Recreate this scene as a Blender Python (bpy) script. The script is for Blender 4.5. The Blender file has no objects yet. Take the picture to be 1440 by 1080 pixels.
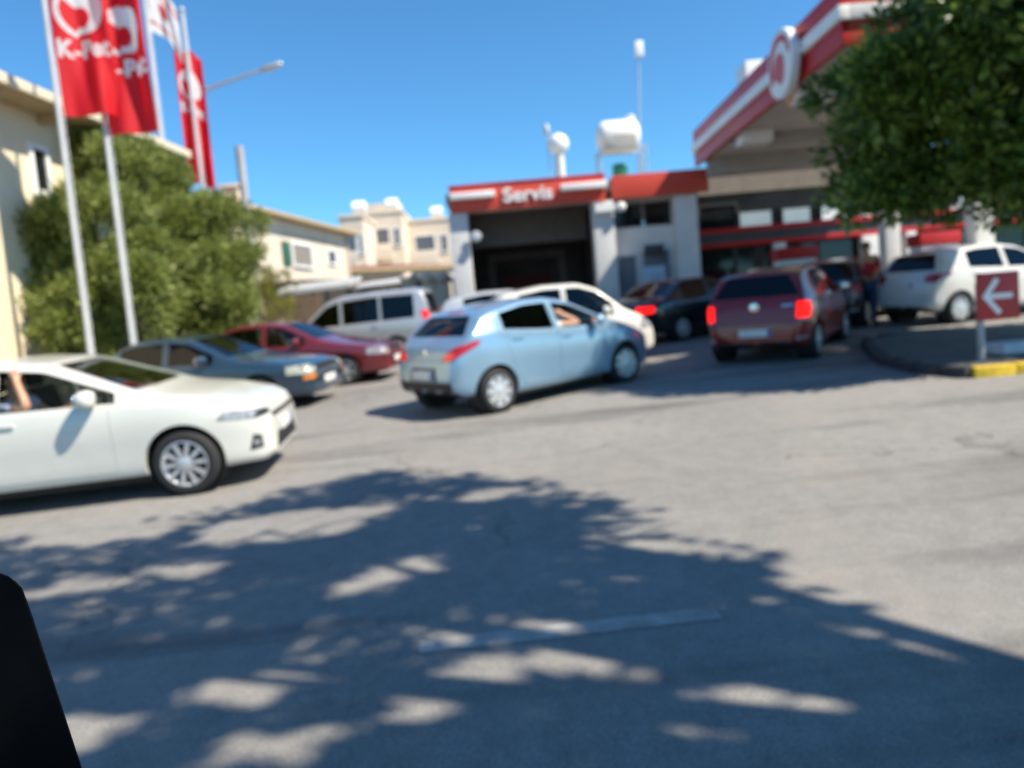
import bpy, bmesh, math, random
import numpy as np
from mathutils import Vector, Matrix, noise
from mathutils.bvhtree import BVHTree

random.seed(7)
rng = np.random.default_rng(7)
S = bpy.context.scene
COL = S.collection
R = math.radians

# ------------------------------------------------------------------ camera
F_PX, PITCH, ROLL, EYE = 1040.0, 0.083, 0.085, 1.664     # focal length in pixels of the 1440 px wide photograph
cam_d = bpy.data.cameras.new("camera")
cam_d.sensor_width = 36.0
cam_d.lens = 36.0 * F_PX / 1440.0
cam_d.clip_start, cam_d.clip_end = 0.05, 3000.0
cam_d.dof.use_dof = True                                  # the phone had focused on the near mirror
cam_d.dof.focus_distance = 0.85
cam_d.dof.aperture_fstop = 3.3
cam = bpy.data.objects.new("camera", cam_d)
COL.objects.link(cam)
C_F = Vector((0, math.cos(PITCH), -math.sin(PITCH)))
_u0, _r0 = Vector((0, math.sin(PITCH), math.cos(PITCH))), Vector((1, 0, 0))
C_U = _u0 * math.cos(ROLL) + _r0 * math.sin(ROLL)
C_R = _r0 * math.cos(ROLL) - _u0 * math.sin(ROLL)
C_O = Vector((0, 0, EYE))
cam.matrix_world = Matrix((
    (C_R.x, C_U.x, -C_F.x, C_O.x), (C_R.y, C_U.y, -C_F.y, C_O.y),
    (C_R.z, C_U.z, -C_F.z, C_O.z), (0, 0, 0, 1)))
S.camera = cam

# ------------------------------------------------------------------ sky, sun, exposure
SUN_EL, SUN_DIR = R(50), Vector((0.90, -0.43, 0)).normalized()
w = bpy.data.worlds.new("World"); S.world = w; w.use_nodes = True
nt = w.node_tree
sky = nt.nodes.new("ShaderNodeTexSky"); sky.sky_type = 'NISHITA'; sky.sun_disc = False
sky.sun_elevation = SUN_EL
sky.sun_rotation = math.atan2(SUN_DIR.x, SUN_DIR.y)
sky.altitude = 50; sky.air_density = 1.0; sky.dust_density = 0.0; sky.ozone_density = 1.5
bg = nt.nodes["Background"]; bg.inputs[1].default_value = 0.084
tint = nt.nodes.new("ShaderNodeMix"); tint.data_type = 'RGBA'; tint.blend_type = 'MULTIPLY'; tint.inputs[0].default_value = 1.0
tint.inputs[7].default_value = (0.46, 0.93, 1.20, 1)        # clear, deep Mediterranean blue all over the sky
nt.links.new(sky.outputs[0], tint.inputs[6]); nt.links.new(tint.outputs[2], bg.inputs[0])
sun_d = bpy.data.lights.new("sun", 'SUN'); sun_d.energy = 4.6; sun_d.angle = R(0.7); sun_d.color = (1.0, 0.91, 0.76)
sun = bpy.data.objects.new("sun", sun_d); COL.objects.link(sun)
TO_SUN = (SUN_DIR * math.cos(SUN_EL) + Vector((0, 0, math.sin(SUN_EL)))).normalized()
sun.rotation_euler = TO_SUN.to_track_quat('Z', 'Y').to_euler()
sun.location = TO_SUN * 60
S.view_settings.view_transform = 'Standard'
S.view_settings.look = 'None'
S.view_settings.exposure = 0.92
S.view_settings.gamma = 1.0
S.view_settings.use_curve_mapping = False
S.render.engine = 'CYCLES'

# ------------------------------------------------------------------ pixels to places
def ray(px, py):
    a, b = (px - 720.0) / F_PX, -(py - 540.0) / F_PX
    return (C_F + C_R * a + C_U * b)

def D(px, py, y):                 # point seen at a pixel, standing at distance y in front of the camera
    d = ray(px, py)
    return C_O + d * (y / d.y)

def sclamp(v, lo, hi, k=2.0):     # soft clamp
    def sp(t): return k * math.log1p(math.exp(min(t / k, 40)))
    return lo + sp(v - lo) - sp(v - hi)

def gz(x, y):                     # the forecourt rises gently away from the road
    return 0.02 * sclamp(x, -14, 14) + 0.05 * sclamp(y, -6, 25) - 0.0

GZ0 = gz(0, 0)
_gz = gz
def gz(x, y): return _gz(x, y) - GZ0

def G(px, py, h=0.0):             # ground point seen at a pixel
    d = ray(px, py); t = 1.0
    lo, hi = 0.5, 80.0
    for _ in range(60):
        m = (lo + hi) / 2
        p = C_O + d * m
        if p.z - h > gz(p.x, p.y): lo = m
        else: hi = m
    return C_O + d * lo

def ground_frame(x, y, heading):  # heading = 2-D vector, thing stands square on the slope
    e = 0.05
    n = Vector((-(gz(x + e, y) - gz(x - e, y)) / (2 * e), -(gz(x, y + e) - gz(x, y - e)) / (2 * e), 1)).normalized()
    f = Vector((heading[0], heading[1], 0)); f = (f - n * f.dot(n)).normalized()
    l = n.cross(f)
    return Matrix(((f.x, l.x, n.x, x), (f.y, l.y, n.y, y), (f.z, l.z, n.z, gz(x, y)), (0, 0, 0, 1)))

# ------------------------------------------------------------------ materials
MATS = {}
def mat(name, col, rough=0.6, metal=0.0, coat=0.0, var=0.0, vscale=3.0, bump=0.0, bscale=60.0, spec=0.5, emit=None, estr=1.0, col2=None, detail=6.0, coords='Object'):
    if name in MATS: return MATS[name]
    m = bpy.data.materials.new(name); m.use_nodes = True
    t = m.node_tree; b = t.nodes["Principled BSDF"]
    b.inputs['Base Color'].default_value = (*col, 1)
    b.inputs['Roughness'].default_value = rough
    b.inputs['Metallic'].default_value = metal
    b.inputs['Coat Weight'].default_value = coat
    b.inputs['Coat Roughness'].default_value = 0.04
    b.inputs['Specular IOR Level'].default_value = spec
    if emit is not None:
        b.inputs['Emission Color'].default_value = (*emit, 1); b.inputs['Emission Strength'].default_value = estr
    tc = t.nodes.new("ShaderNodeTexCoord")
    if var > 0:
        n = t.nodes.new("ShaderNodeTexNoise"); n.inputs['Scale'].default_value = vscale; n.inputs['Detail'].default_value = detail
        n.inputs['Roughness'].default_value = 0.62
        t.links.new(tc.outputs[coords], n.inputs['Vector'])
        r = t.nodes.new("ShaderNodeValToRGB")
        c2 = col2 if col2 else tuple(c * (1 - var) for c in col)
        c1 = tuple(min(1, c * (1 + var * 0.6)) for c in col) if not col2 else col
        r.color_ramp.elements[0].position = 0.33; r.color_ramp.elements[0].color = (*c2, 1)
        r.color_ramp.elements[1].position = 0.66; r.color_ramp.elements[1].color = (*c1, 1)
        t.links.new(n.outputs['Fac'], r.inputs[0]); t.links.new(r.outputs[0], b.inputs['Base Color'])
    if bump > 0:
        n2 = t.nodes.new("ShaderNodeTexNoise"); n2.inputs['Scale'].default_value = bscale; n2.inputs['Detail'].default_value = 4
        t.links.new(tc.outputs[coords], n2.inputs['Vector'])
        bp = t.nodes.new("ShaderNodeBump"); bp.inputs['Strength'].default_value = bump; bp.inputs['Distance'].default_value = 0.01
        t.links.new(n2.outputs['Fac'], bp.inputs['Height']); t.links.new(bp.outputs[0], b.inputs['Normal'])
    MATS[name] = m
    return m

def glass_mat(name, tint, refl=0.06):
    m = bpy.data.materials.new(name); m.use_nodes = True; t = m.node_tree
    for n in list(t.nodes): t.nodes.remove(n)
    o = t.nodes.new("ShaderNodeOutputMaterial"); tr = t.nodes.new("ShaderNodeBsdfTransparent"); gl = t.nodes.new("ShaderNodeBsdfGlossy")
    tr.inputs[0].default_value = (*tint, 1); gl.inputs['Roughness'].default_value = 0.03
    fr = t.nodes.new("ShaderNodeFresnel"); fr.inputs[0].default_value = 1.5
    mx = t.nodes.new("ShaderNodeMixShader")
    t.links.new(fr.outputs[0], mx.inputs[0]); t.links.new(tr.outputs[0], mx.inputs[1]); t.links.new(gl.outputs[0], mx.inputs[2])
    t.links.new(mx.outputs[0], o.inputs[0])
    return m

def leaf_mat(name, c1, c2, c3, trans=0.25, rough=0.42):
    m = bpy.data.materials.new(name); m.use_nodes = True; t = m.node_tree
    b = t.nodes["Principled BSDF"]; o = t.nodes["Material Output"]
    g = t.nodes.new("ShaderNodeNewGeometry"); r = t.nodes.new("ShaderNodeValToRGB")
    e = r.color_ramp.elements; e[0].color = (*c1, 1); e[1].color = (*c3, 1); e[0].position = 0.0
    x = e.new(0.55); x.color = (*c2, 1)
    t.links.new(g.outputs['Random Per Island'], r.inputs[0]); t.links.new(r.outputs[0], b.inputs['Base Color'])
    b.inputs['Roughness'].default_value = rough
    tl = t.nodes.new("ShaderNodeBsdfTranslucent"); t.links.new(r.outputs[0], tl.inputs[0])
    mx = t.nodes.new("ShaderNodeMixShader"); mx.inputs[0].default_value = trans
    t.links.new(b.outputs[0], mx.inputs[1]); t.links.new(tl.outputs[0], mx.inputs[2]); t.links.new(mx.outputs[0], o.inputs[0])
    return m

# ------------------------------------------------------------------ mesh building
def tag(o, label=None, cat=None, group=None, kind=None):
    if label: o["label"] = label
    if cat: o["category"] = cat
    if group: o["group"] = group
    if kind: o["kind"] = kind
    return o

def empty(name, loc=(0, 0, 0), rz=0.0, mw=None):
    o = bpy.data.objects.new(name, None); COL.objects.link(o)
    o.empty_display_size = 0.2
    if mw is not None: o.matrix_world = mw
    else:
        o.location = loc; o.rotation_euler = (0, 0, rz)
    return o

def link_mesh(name, me, m=None, parent=None, smooth=None):
    if m is not None:
        me.materials.clear(); me.materials.append(m)
    if smooth is not None:
        for p in me.polygons: p.use_smooth = True
        me.set_sharp_from_angle(angle=R(smooth))
    o = bpy.data.objects.new(name, me); COL.objects.link(o)
    if parent is not None: o.parent = parent
    return o

class MB:
    def __init__(s): s.v = []; s.f = []
    def add(s, vs, fs):
        k = len(s.v); s.v += [tuple(v) for v in vs]; s.f += [tuple(i + k for i in f) for f in fs]; return s
    def box(s, c, d, rot=None):
        x, y, z = (q / 2 for q in d)
        vs = [Vector(p) for p in ((-x,-y,-z),(x,-y,-z),(x,y,-z),(-x,y,-z),(-x,-y,z),(x,-y,z),(x,y,z),(-x,y,z))]
        if rot is not None: vs = [rot @ v for v in vs]
        c = Vector(c)
        return s.add([v + c for v in vs], [(3,2,1,0),(4,5,6,7),(0,1,5,4),(1,2,6,5),(2,3,7,6),(3,0,4,7)])
    def span(s, x0, x1, y0, y1, z0, z1):
        return s.box(((x0+x1)/2, (y0+y1)/2, (z0+z1)/2), (abs(x1-x0), abs(y1-y0), abs(z1-z0)))
    def tube(s, p0, p1, r0, r1=None, n=12, cap=True):
        if r1 is None: r1 = r0
        p0, p1 = Vector(p0), Vector(p1); d = (p1 - p0).normalized()
        a = d.orthogonal().normalized(); b = d.cross(a)
        vs = []
        for p, r in ((p0, r0), (p1, r1)):
            for i in range(n):
                t = 2 * math.pi * i / n; vs.append(p + a * (r * math.cos(t)) + b * (r * math.sin(t)))
        fs = [(i, (i+1) % n, n + (i+1) % n, n + i) for i in range(n)]
        if cap: fs += [tuple(range(n))[::-1], tuple(range(n, 2*n))]
        return s.add(vs, fs)
    def path(s, pts, rad, n=8):
        pts = [Vector(p) for p in pts]; m = len(pts)
        rs = rad if isinstance(rad, (list, tuple)) else [rad] * m
        vs = []; a = None
        for i, p in enumerate(pts):
            d = (pts[min(i+1, m-1)] - pts[max(i-1, 0)]).normalized()
            if a is None: a = d.orthogonal().normalized()
            a = (a - d * a.dot(d)).normalized(); b = d.cross(a)
            for k in range(n):
                t = 2 * math.pi * k / n; vs.append(p + a * (rs[i] * math.cos(t)) + b * (rs[i] * math.sin(t)))
        fs = [(i*n + k, i*n + (k+1) % n, (i+1)*n + (k+1) % n, (i+1)*n + k) for i in range(m-1) for k in range(n)]
        fs += [tuple(range(n))[::-1], tuple(range((m-1)*n, m*n))]
        return s.add(vs, fs)
    def lathe(s, prof, n=24, axis='z', c=(0, 0, 0), closed=False):
        vs = []; m = len(prof)
        for (r, h) in prof:
            for k in range(n):
                t = 2 * math.pi * k / n; x, y = r * math.cos(t), r * math.sin(t)
                q = (x, y, h) if axis == 'z' else ((x, h, y) if axis == 'y' else (h, x, y))
                vs.append((q[0]+c[0], q[1]+c[1], q[2]+c[2]))
        fl = (axis == 'y')
        fs = []
        rows = range(m) if closed else range(m-1)
        for i in rows:
            j = (i+1) % m
            for k in range(n):
                q = (i*n + k, i*n + (k+1) % n, j*n + (k+1) % n, j*n + k)
                fs.append(q[::-1] if fl else q)
        if not closed:
            a, b = tuple(range(n)), tuple(range((m-1)*n, m*n))
            fs += [a if fl else a[::-1], b[::-1] if fl else b]
        return s.add(vs, fs)
    def prism(s, poly, h0, h1, axis='y'):
        # poly in the other two axes, kept in order (x,z) for 'y', (x,y) for 'z', (y,z) for 'x'
        n = len(poly)
        def p(q, h): return (q[0], h, q[1]) if axis == 'y' else ((q[0], q[1], h) if axis == 'z' else (h, q[0], q[1]))
        vs = [p(q, h0) for q in poly] + [p(q, h1) for q in poly]
        fs = [tuple(range(n))[::-1], tuple(range(n, 2*n))] + [(i, (i+1) % n, n + (i+1) % n, n + i) for i in range(n)]
        return s.add(vs, fs)
    def ball(s, c, r, nu=14, nv=10):
        rx, ry, rz = r if isinstance(r, (tuple, list)) else (r, r, r)
        prof = []
        vs = []; fs = []
        for j in range(nv+1):
            ph = -math.pi/2 + math.pi * j / nv
            for k in range(nu):
                t = 2*math.pi*k/nu
                vs.append((c[0]+rx*math.cos(ph)*math.cos(t), c[1]+ry*math.cos(ph)*math.sin(t), c[2]+rz*math.sin(ph)))
        fs = [(j*nu+k, j*nu+(k+1) % nu, (j+1)*nu+(k+1) % nu, (j+1)*nu+k) for j in range(nv) for k in range(nu)]
        return s.add(vs, fs)
    def mesh(s, bevel=0.0, seg=2, clean=True):
        me = bpy.data.meshes.new("m"); me.from_pydata(s.v, [], s.f)
        bm = bmesh.new(); bm.from_mesh(me)
        if clean:
            bmesh.ops.remove_doubles(bm, verts=bm.verts, dist=1e-5)
            bmesh.ops.recalc_face_normals(bm, faces=bm.faces)
        if bevel > 0:
            es = [e for e in bm.edges if len(e.link_faces) == 2 and e.calc_face_angle(0) > R(30)]
            bmesh.ops.bevel(bm, geom=es, offset=bevel, segments=seg, profile=0.6, affect='EDGES', clamp_overlap=True)
        bm.to_mesh(me); bm.free()
        return me
    def build(s, name, m, parent=None, bevel=0.0, smooth=None, seg=2):
        me = s.mesh(bevel, seg)
        if bevel > 0 and smooth is None: smooth = 40
        return link_mesh(name, me, m, parent, smooth)

def copy_tree(o, parent=None):
    c = o.copy(); COL.objects.link(c)
    if parent is not None:
        c.parent = parent; c.matrix_parent_inverse = o.matrix_parent_inverse.copy()
    for ch in o.children: copy_tree(ch, c)
    return c

def text_mesh(txt, size=1.0, extrude=0.02, bold=0.0, align='CENTER'):
    cu = bpy.data.curves.new("t", 'FONT'); cu.body = txt; cu.size = size; cu.extrude = extrude; cu.offset = bold
    cu.align_x = align; cu.resolution_u = 6
    ob = bpy.data.objects.new("t", cu); COL.objects.link(ob)
    dg = bpy.context.evaluated_depsgraph_get()
    me = bpy.data.meshes.new_from_object(ob.evaluated_get(dg))
    bpy.data.objects.remove(ob); bpy.data.curves.remove(cu)
    return me
# ------------------------------------------------------------------ ground
def asphalt():
    m = bpy.data.materials.new("asphalt"); m.use_nodes = True; t = m.node_tree; b = t.nodes["Principled BSDF"]
    L = t.links.new; N = t.nodes.new
    tc = N("ShaderNodeTexCoord")
    def noise_(scale, det=6, rough=0.6, mp=None):
        n = N("ShaderNodeTexNoise"); n.inputs['Scale'].default_value = scale; n.inputs['Detail'].default_value = det; n.inputs['Roughness'].default_value = rough
        if mp is None: L(tc.outputs['Object'], n.inputs['Vector'])
        else: L(mp.outputs[0], n.inputs['Vector'])
        return n
    def ramp(src, p0, c0, p1, c1):
        r = N("ShaderNodeValToRGB"); e = r.color_ramp.elements
        e[0].position, e[0].color, e[1].position, e[1].color = p0, (*c0, 1), p1, (*c1, 1)
        L(src, r.inputs[0]); return r
    def mix(a, bb, f, mode='MIX', fac=None):
        x = N("ShaderNodeMix"); x.data_type = 'RGBA'; x.blend_type = mode
        if f is not None: L(f, x.inputs[0])
        else: x.inputs[0].default_value = fac
        L(a, x.inputs[6]); L(bb, x.inputs[7]); return x.outputs[2]
    big = ramp(noise_(0.35, 5).outputs[0], 0.35, (0.225, 0.218, 0.207), 0.68, (0.275, 0.266, 0.252))
    grain = ramp(noise_(95, 3, 0.7).outputs[0], 0.30, (0.45, 0.45, 0.46), 0.72, (1.35, 1.34, 1.32))
    c = mix(big.outputs[0], grain.outputs[0], None, 'MULTIPLY', 0.75)
    mid = ramp(noise_(7, 6, 0.7).outputs[0], 0.30, (0.78, 0.78, 0.79), 0.70, (1.12, 1.11, 1.10))
    c = mix(c, mid.outputs[0], None, 'MULTIPLY', 0.8)
    # rubbed tyre tracks and dark stains, drawn out along the way cars turn in
    mp = N("ShaderNodeMapping"); mp.inputs['Rotation'].default_value = (0, 0, R(-14)); mp.inputs['Scale'].default_value = (0.22, 1.5, 1)
    L(tc.outputs['Object'], mp.inputs[0])
    st = ramp(noise_(1.0, 4, 0.55, mp).outputs[0], 0.53, (1, 1, 1), 0.68, (0.50, 0.49, 0.50))
    c = mix(c, st.outputs[0], None, 'MULTIPLY', 0.9)
    # light brown dust blown into the mouth of the forecourt
    dn = ramp(noise_(0.9, 6, 0.65).outputs[0], 0.50, (0, 0, 0), 0.70, (1, 1, 1))
    dust = N("ShaderNodeRGB"); dust.outputs[0].default_value = (0.30, 0.255, 0.205, 1)
    fd = N("ShaderNodeMath"); fd.operation = 'MULTIPLY'; fd.inputs[1].default_value = 0.25; L(dn.outputs[0], fd.inputs[0])
    c = mix(c, dust.outputs[0], fd.outputs[0])
    # cracks
    wob = N("ShaderNodeVectorMath"); wob.operation = 'ADD'
    wn = noise_(1.7, 4); L(tc.outputs['Object'], wob.inputs[0]); L(wn.outputs['Color'], wob.inputs[1])
    vo = N("ShaderNodeTexVoronoi"); vo.feature = 'DISTANCE_TO_EDGE'; vo.inputs['Scale'].default_value = 0.42; L(wob.outputs[0], vo.inputs['Vector'])
    cr = ramp(vo.outputs['Distance'], 0.002, (0.62, 0.60, 0.58), 0.010, (1, 1, 1))
    gate = ramp(noise_(0.5, 2).outputs[0], 0.48, (0, 0, 0), 0.56, (1, 1, 1))
    c2 = mix(c, cr.outputs[0], None, 'MULTIPLY', 1.0)
    c = mix(c, c2, gate.outputs[0])
    L(c, b.inputs['Base Color'])
    b.inputs['Roughness'].default_value = 0.88; b.inputs['Specular IOR Level'].default_value = 0.35
    bp = N("ShaderNodeBump"); bp.inputs['Strength'].default_value = 0.55; bp.inputs['Distance'].default_value = 0.006
    L(noise_(130, 3, 0.6).outputs[0], bp.inputs['Height']); L(bp.outputs[0], b.inputs['Normal'])
    return m
M_ASPH = asphalt()

def axis_samples():
    a = list(np.arange(-30, 40.01, 1.0)); o = [-900, -500, -300, -180, -110, -70, -45]
    return o + a + [50, 70, 110, 180, 300, 500, 900]
ax = axis_samples(); n = len(ax)
gv = [(x, y, gz(x, y)) for y in ax for x in ax]
gf = [(j*n+i, j*n+i+1, (j+1)*n+i+1, (j+1)*n+i) for j in range(n-1) for i in range(n-1)]
me = bpy.data.meshes.new("ground"); me.from_pydata(gv, [], gf)
tag(link_mesh("ground", me, M_ASPH), kind="structure")

def strip(name, p, q, wid, m, lift=0.004, parent=None):
    p, q = Vector(p[:2]), Vector(q[:2]); d = (q - p); L = d.length; d.normalize(); s = Vector((-d.y, d.x)) * wid / 2
    k = max(2, int(L / 0.4)); v = []
    for i in range(k+1):
        c = p + d * (L * i / k)
        for e in (-1, 1):
            x, y = c.x + s.x*e, c.y + s.y*e; v.append((x, y, gz(x, y) + lift))
    f = [(2*i, 2*i+2, 2*i+3, 2*i+1) for i in range(k)]
    me = bpy.data.meshes.new(name); me.from_pydata(v, [], f)
    return link_mesh(name, me, m, parent)

M_LINE = mat("worn road paint", (0.38, 0.37, 0.355), 0.8, var=0.5, vscale=7, col2=(0.24, 0.225, 0.21), bump=0.4, bscale=120)
a, b_ = G(590, 911), G(1010, 862)
o = strip("road_marking", a, b_, 0.13, M_LINE); tag(o, kind="structure")

# ------------------------------------------------------------------ common materials
M_WHITE = mat("white painted render", (0.72, 0.71, 0.69), 0.75, var=0.10, vscale=1.4, bump=0.15, bscale=40)
M_GREYW = mat("pale grey render", (0.60, 0.60, 0.60), 0.75, var=0.10, vscale=1.2, bump=0.15, bscale=40)
M_RED = mat("red cladding", (0.62, 0.075, 0.045), 0.42, var=0.10, vscale=0.8, spec=0.4)
M_RED2 = mat("deep red and shaded cladding", (0.50, 0.02, 0.022), 0.42, var=0.10, vscale=0.8, spec=0.4)  # deep red parts, and the canopy side as a shaded copy of the red
M_LBAR = mat("white light bar", (0.82, 0.82, 0.80), 0.45, var=0.05, vscale=2)
M_SOFF = mat("beige soffit panels", (0.52, 0.48, 0.43), 0.6, var=0.10, vscale=0.7)
M_DARKM = mat("dark grey metal", (0.045, 0.047, 0.052), 0.5, var=0.2, vscale=4)
M_DARKI = mat("dark interior wall", (0.11, 0.105, 0.11), 0.85, var=0.3, vscale=1.2)  # dark wall tone with random variation
M_GLASSD = mat("dark window glass", (0.012, 0.014, 0.017), 0.06, var=0.2, vscale=0.8)
M_GREYD = mat("blue grey steel door", (0.13, 0.145, 0.175), 0.5, var=0.15, vscale=1.5)
M_STEEL = mat("galvanised steel", (0.55, 0.56, 0.57), 0.42, metal=0.6, var=0.15, vscale=6)
M_POLE = mat("white enamelled pole", (0.50, 0.51, 0.52), 0.4, var=0.10, vscale=3)
M_CONC = mat("weathered concrete", (0.40, 0.38, 0.35), 0.9, var=0.25, vscale=3, bump=0.3, bscale=50)
M_CREAM = mat("cream render", (0.72, 0.62, 0.44), 0.85, var=0.08, vscale=0.9, bump=0.2, bscale=60)
M_CREAM2 = mat("pale cream render", (0.62, 0.53, 0.43), 0.85, var=0.10, vscale=0.6, bump=0.2, bscale=60)
M_OFFW = mat("off white render", (0.68, 0.57, 0.45), 0.85, var=0.10, vscale=0.5)
M_TAN = mat("tan painted eaves", (0.42, 0.32, 0.18), 0.7, var=0.12, vscale=2)
M_TILE = mat("red roof tile", (0.38, 0.14, 0.075), 0.85, var=0.35, vscale=5)
M_GREENF = mat("green shutter paint", (0.025, 0.10, 0.06), 0.6, var=0.2, vscale=4)
M_BLIND = mat("brown roller blind", (0.22, 0.19, 0.17), 0.7, var=0.2, vscale=5)
M_WFRAME = mat("white window frame", (0.78, 0.78, 0.77), 0.5, var=0.05, vscale=3)
M_PLANK = mat("brown weathered plank", (0.17, 0.115, 0.07), 0.85, var=0.4, vscale=6, bump=0.3, bscale=30)
M_YEL = mat("yellow kerb paint", (0.62, 0.42, 0.02), 0.7, var=0.3, vscale=8, bump=0.3, bscale=60)
M_BLK = mat("black kerb paint", (0.035, 0.035, 0.038), 0.75, var=0.4, vscale=8, bump=0.3, bscale=60)
M_WPRINT = mat("white print", (0.80, 0.80, 0.80), 0.5, var=0.04, vscale=4)
M_GLOWWIN = mat("glowing clerestory pane", (0.50, 0.58, 0.58), 0.25, var=0.15, vscale=1.2, emit=(0.75, 0.92, 0.95), estr=0.16)  # weak glow put into the panes to imitate daylight on the glass

# ------------------------------------------------------------------ service building ("Servis" bay and the wall beside it)
YF = 22.0                                   # front plane of the station buildings
def XZ(px, py, y=YF):
    p = D(px, py, y); return p.x, p.z
x0, zb = XZ(634, 299, YF-0.5); x1, _ = XZ(852, 281, YF-0.5)
_, zt = XZ(742, 255, YF-0.5)
_, zb = XZ(742, 291, YF-0.5)
xl0, _ = XZ(637, 360); xl1, _ = XZ(663, 360); xr0, _ = XZ(833, 330); xr1, _ = XZ(862, 330)
xe, _ = XZ(990, 270)
GS = gz(2, YF) - 0.25
serv = empty("service_building", (0.5*(x0+x1), YF, gz(0.5, YF)))
tag(serv, "low white service bay with red fascia lettered Servis and a dark open garage", "building")
inv = serv.matrix_world.copy(); 
def at_serv(o):
    o.parent = serv; o.matrix_parent_inverse = Matrix.Translation(serv.location).inverted(); return o
def part(mb, name, m, root, bevel=0.0, smooth=None):
    o = mb.build(name, m, None, bevel, smooth); o.parent = root
    o.matrix_parent_inverse = Matrix.Translation(root.location).inverted(); return o
part(MB().span(xl0, xl1, YF-0.45, YF+0.2, GS, zb-0.003), "pillar", M_GREYW, serv, 0.02)
part(MB().span(xr0, xr1, YF-0.45, YF+0.2, GS, zb-0.003), "pillar", M_GREYW, serv, 0.02)
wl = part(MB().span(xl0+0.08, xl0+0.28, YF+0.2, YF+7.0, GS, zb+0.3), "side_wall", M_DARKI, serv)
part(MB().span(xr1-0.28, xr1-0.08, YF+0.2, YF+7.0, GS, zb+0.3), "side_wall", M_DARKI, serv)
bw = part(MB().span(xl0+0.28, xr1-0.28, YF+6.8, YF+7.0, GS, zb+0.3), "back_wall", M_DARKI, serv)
mb = MB(); mb.span(xl0+0.9, xl0+1.15, YF+6.55, YF+6.79, GS, zb-0.9); mb.span(xr1-1.15, xr1-0.9, YF+6.55, YF+6.79, GS, zb-0.9); mb.span(xl0+0.9, xr1-0.9, YF+6.5, YF+6.79, zb-0.89, zb-0.6)
part(mb, "inner_frame", mat("dull grey inner frame", (0.28, 0.27, 0.29), 0.8, var=0.2), serv)
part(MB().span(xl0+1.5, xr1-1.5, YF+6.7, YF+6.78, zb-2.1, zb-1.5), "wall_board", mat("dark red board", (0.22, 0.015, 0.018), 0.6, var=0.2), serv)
part(MB().span(xl0-0.05, xr1+0.02, YF-0.25, YF+7.2, zb+0.31, zt-0.12), "roof_slab", M_CONC, serv)
part(MB().span(xl1+0.003, xr0-0.003, YF+1.3, YF+1.5, zb-0.85, zb+0.3), "lintel", mat("dull lintel", (0.11, 0.10, 0.095), 0.8, var=0.15), serv, 0.01)
part(MB().span(x0+0.1, x1-0.02, YF-0.40, YF+0.04, zb+0.02, zb+0.10), "ceiling_soffit", M_SOFF, serv)
part(MB().span(x0, x1, YF-0.52, YF-0.42, zb, zt), "fascia", M_RED, serv, 0.012)
part(MB().span(x0, x0+0.1, YF-0.42, YF+7.1, zb, zt-0.003), "fascia_return", M_RED, serv, 0.01)
part(MB().span(x0-0.02, x1+0.02, YF-0.55, YF-0.36, zt+0.002, zt+0.045), "fascia_capping", M_RED2, serv, 0.008)
h = zt - zb
def lbar(pxa, pxb):
    xa, _ = XZ(pxa, 270, YF-0.6); xb, _ = XZ(pxb, 262, YF-0.6)
    o = part(MB().span(xa, xb, YF-0.78, YF-0.523, zb+h*0.47, zb+h*0.72), "light_bar", M_LBAR, serv, 0.03)
lbar(632, 695); lbar(788, 853)
# letters of the sign, each a part
xa, _ = XZ(707, 270, YF-0.6); xb, _ = XZ(777, 268, YF-0.6)
tm = text_mesh("Servis", 0.52, 0.03, 0.012, 'LEFT')
bm = bmesh.new(); bm.from_mesh(tm)
bmesh.ops.remove_doubles(bm, verts=bm.verts, dist=1e-5)
seen = set(); isl = []
for v in bm.verts:
    if v.index in seen: continue
    st, grp = [v], []
    seen.add(v.index)
    while st:
        u = st.pop(); grp.append(u)
        for e in u.link_edges:
            w_ = e.other_vert(u)
            if w_.index not in seen: seen.add(w_.index); st.append(w_)
    isl.append(grp)
allx = [v.co.x for v in bm.verts]; sx = (xb - xa) / (max(allx) - min(allx)); mnx = min(allx)
groups = []
for g in sorted(isl, key=lambda g: min(v.co.x for v in g)):
    lo = min(v.co.x for v in g); hi = max(v.co.x for v in g)
    if groups and lo < groups[-1][1] - 0.02: groups[-1][0].extend(g); groups[-1][1] = max(hi, groups[-1][1])
    else: groups.append([list(g), hi])
for g, _ in groups:
    ids = {v.index: i for i, v in enumerate(g)}
    fs = {f for v in g for f in v.link_faces}
    mbx = MB(); mbx.add([(xa + (v.co.x - mnx) * sx, YF-0.56 - v.co.z, zb + h*0.26 + v.co.y * 1.05) for v in g], [tuple(ids[v.index] for v in f.verts) for f in fs])
    part(mbx, "letter", M_LBAR, serv)
bm.free()
# round lamp hanging on the left pillar and the floodlight on the right pillar
lx, lz = XZ(670, 335, YF-0.2)
mb = MB(); mb.lathe([(0.02, 0.10), (0.13, 0.09), (0.16, 0.02), (0.13, -0.06), (0.03, -0.08)], 16, 'y', (lx, YF-0.62, lz)); mb.box((lx-0.1, YF-0.53, lz), (0.3, 0.06, 0.06))
part(mb, "bay_lamp", mat("grey lamp glass", (0.45, 0.48, 0.55), 0.3), serv, smooth=40)
fx, fz = XZ(855, 293, YF-0.5)
mb = MB(); mb.box((fx-0.10, YF-0.54, fz+0.02), (0.55, 0.16, 0.22)); mb.tube((fx+0.16, YF-0.55, fz), (fx+0.26, YF-0.62, fz), 0.05, 0.05); mb.lathe([(0.06, -0.08), (0.13, -0.02), (0.14, 0.05), (0.1, 0.06)], 14, 'y', (fx+0.36, YF-0.62, fz))
part(mb, "floodlight", M_LBAR, serv, smooth=35)
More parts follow.
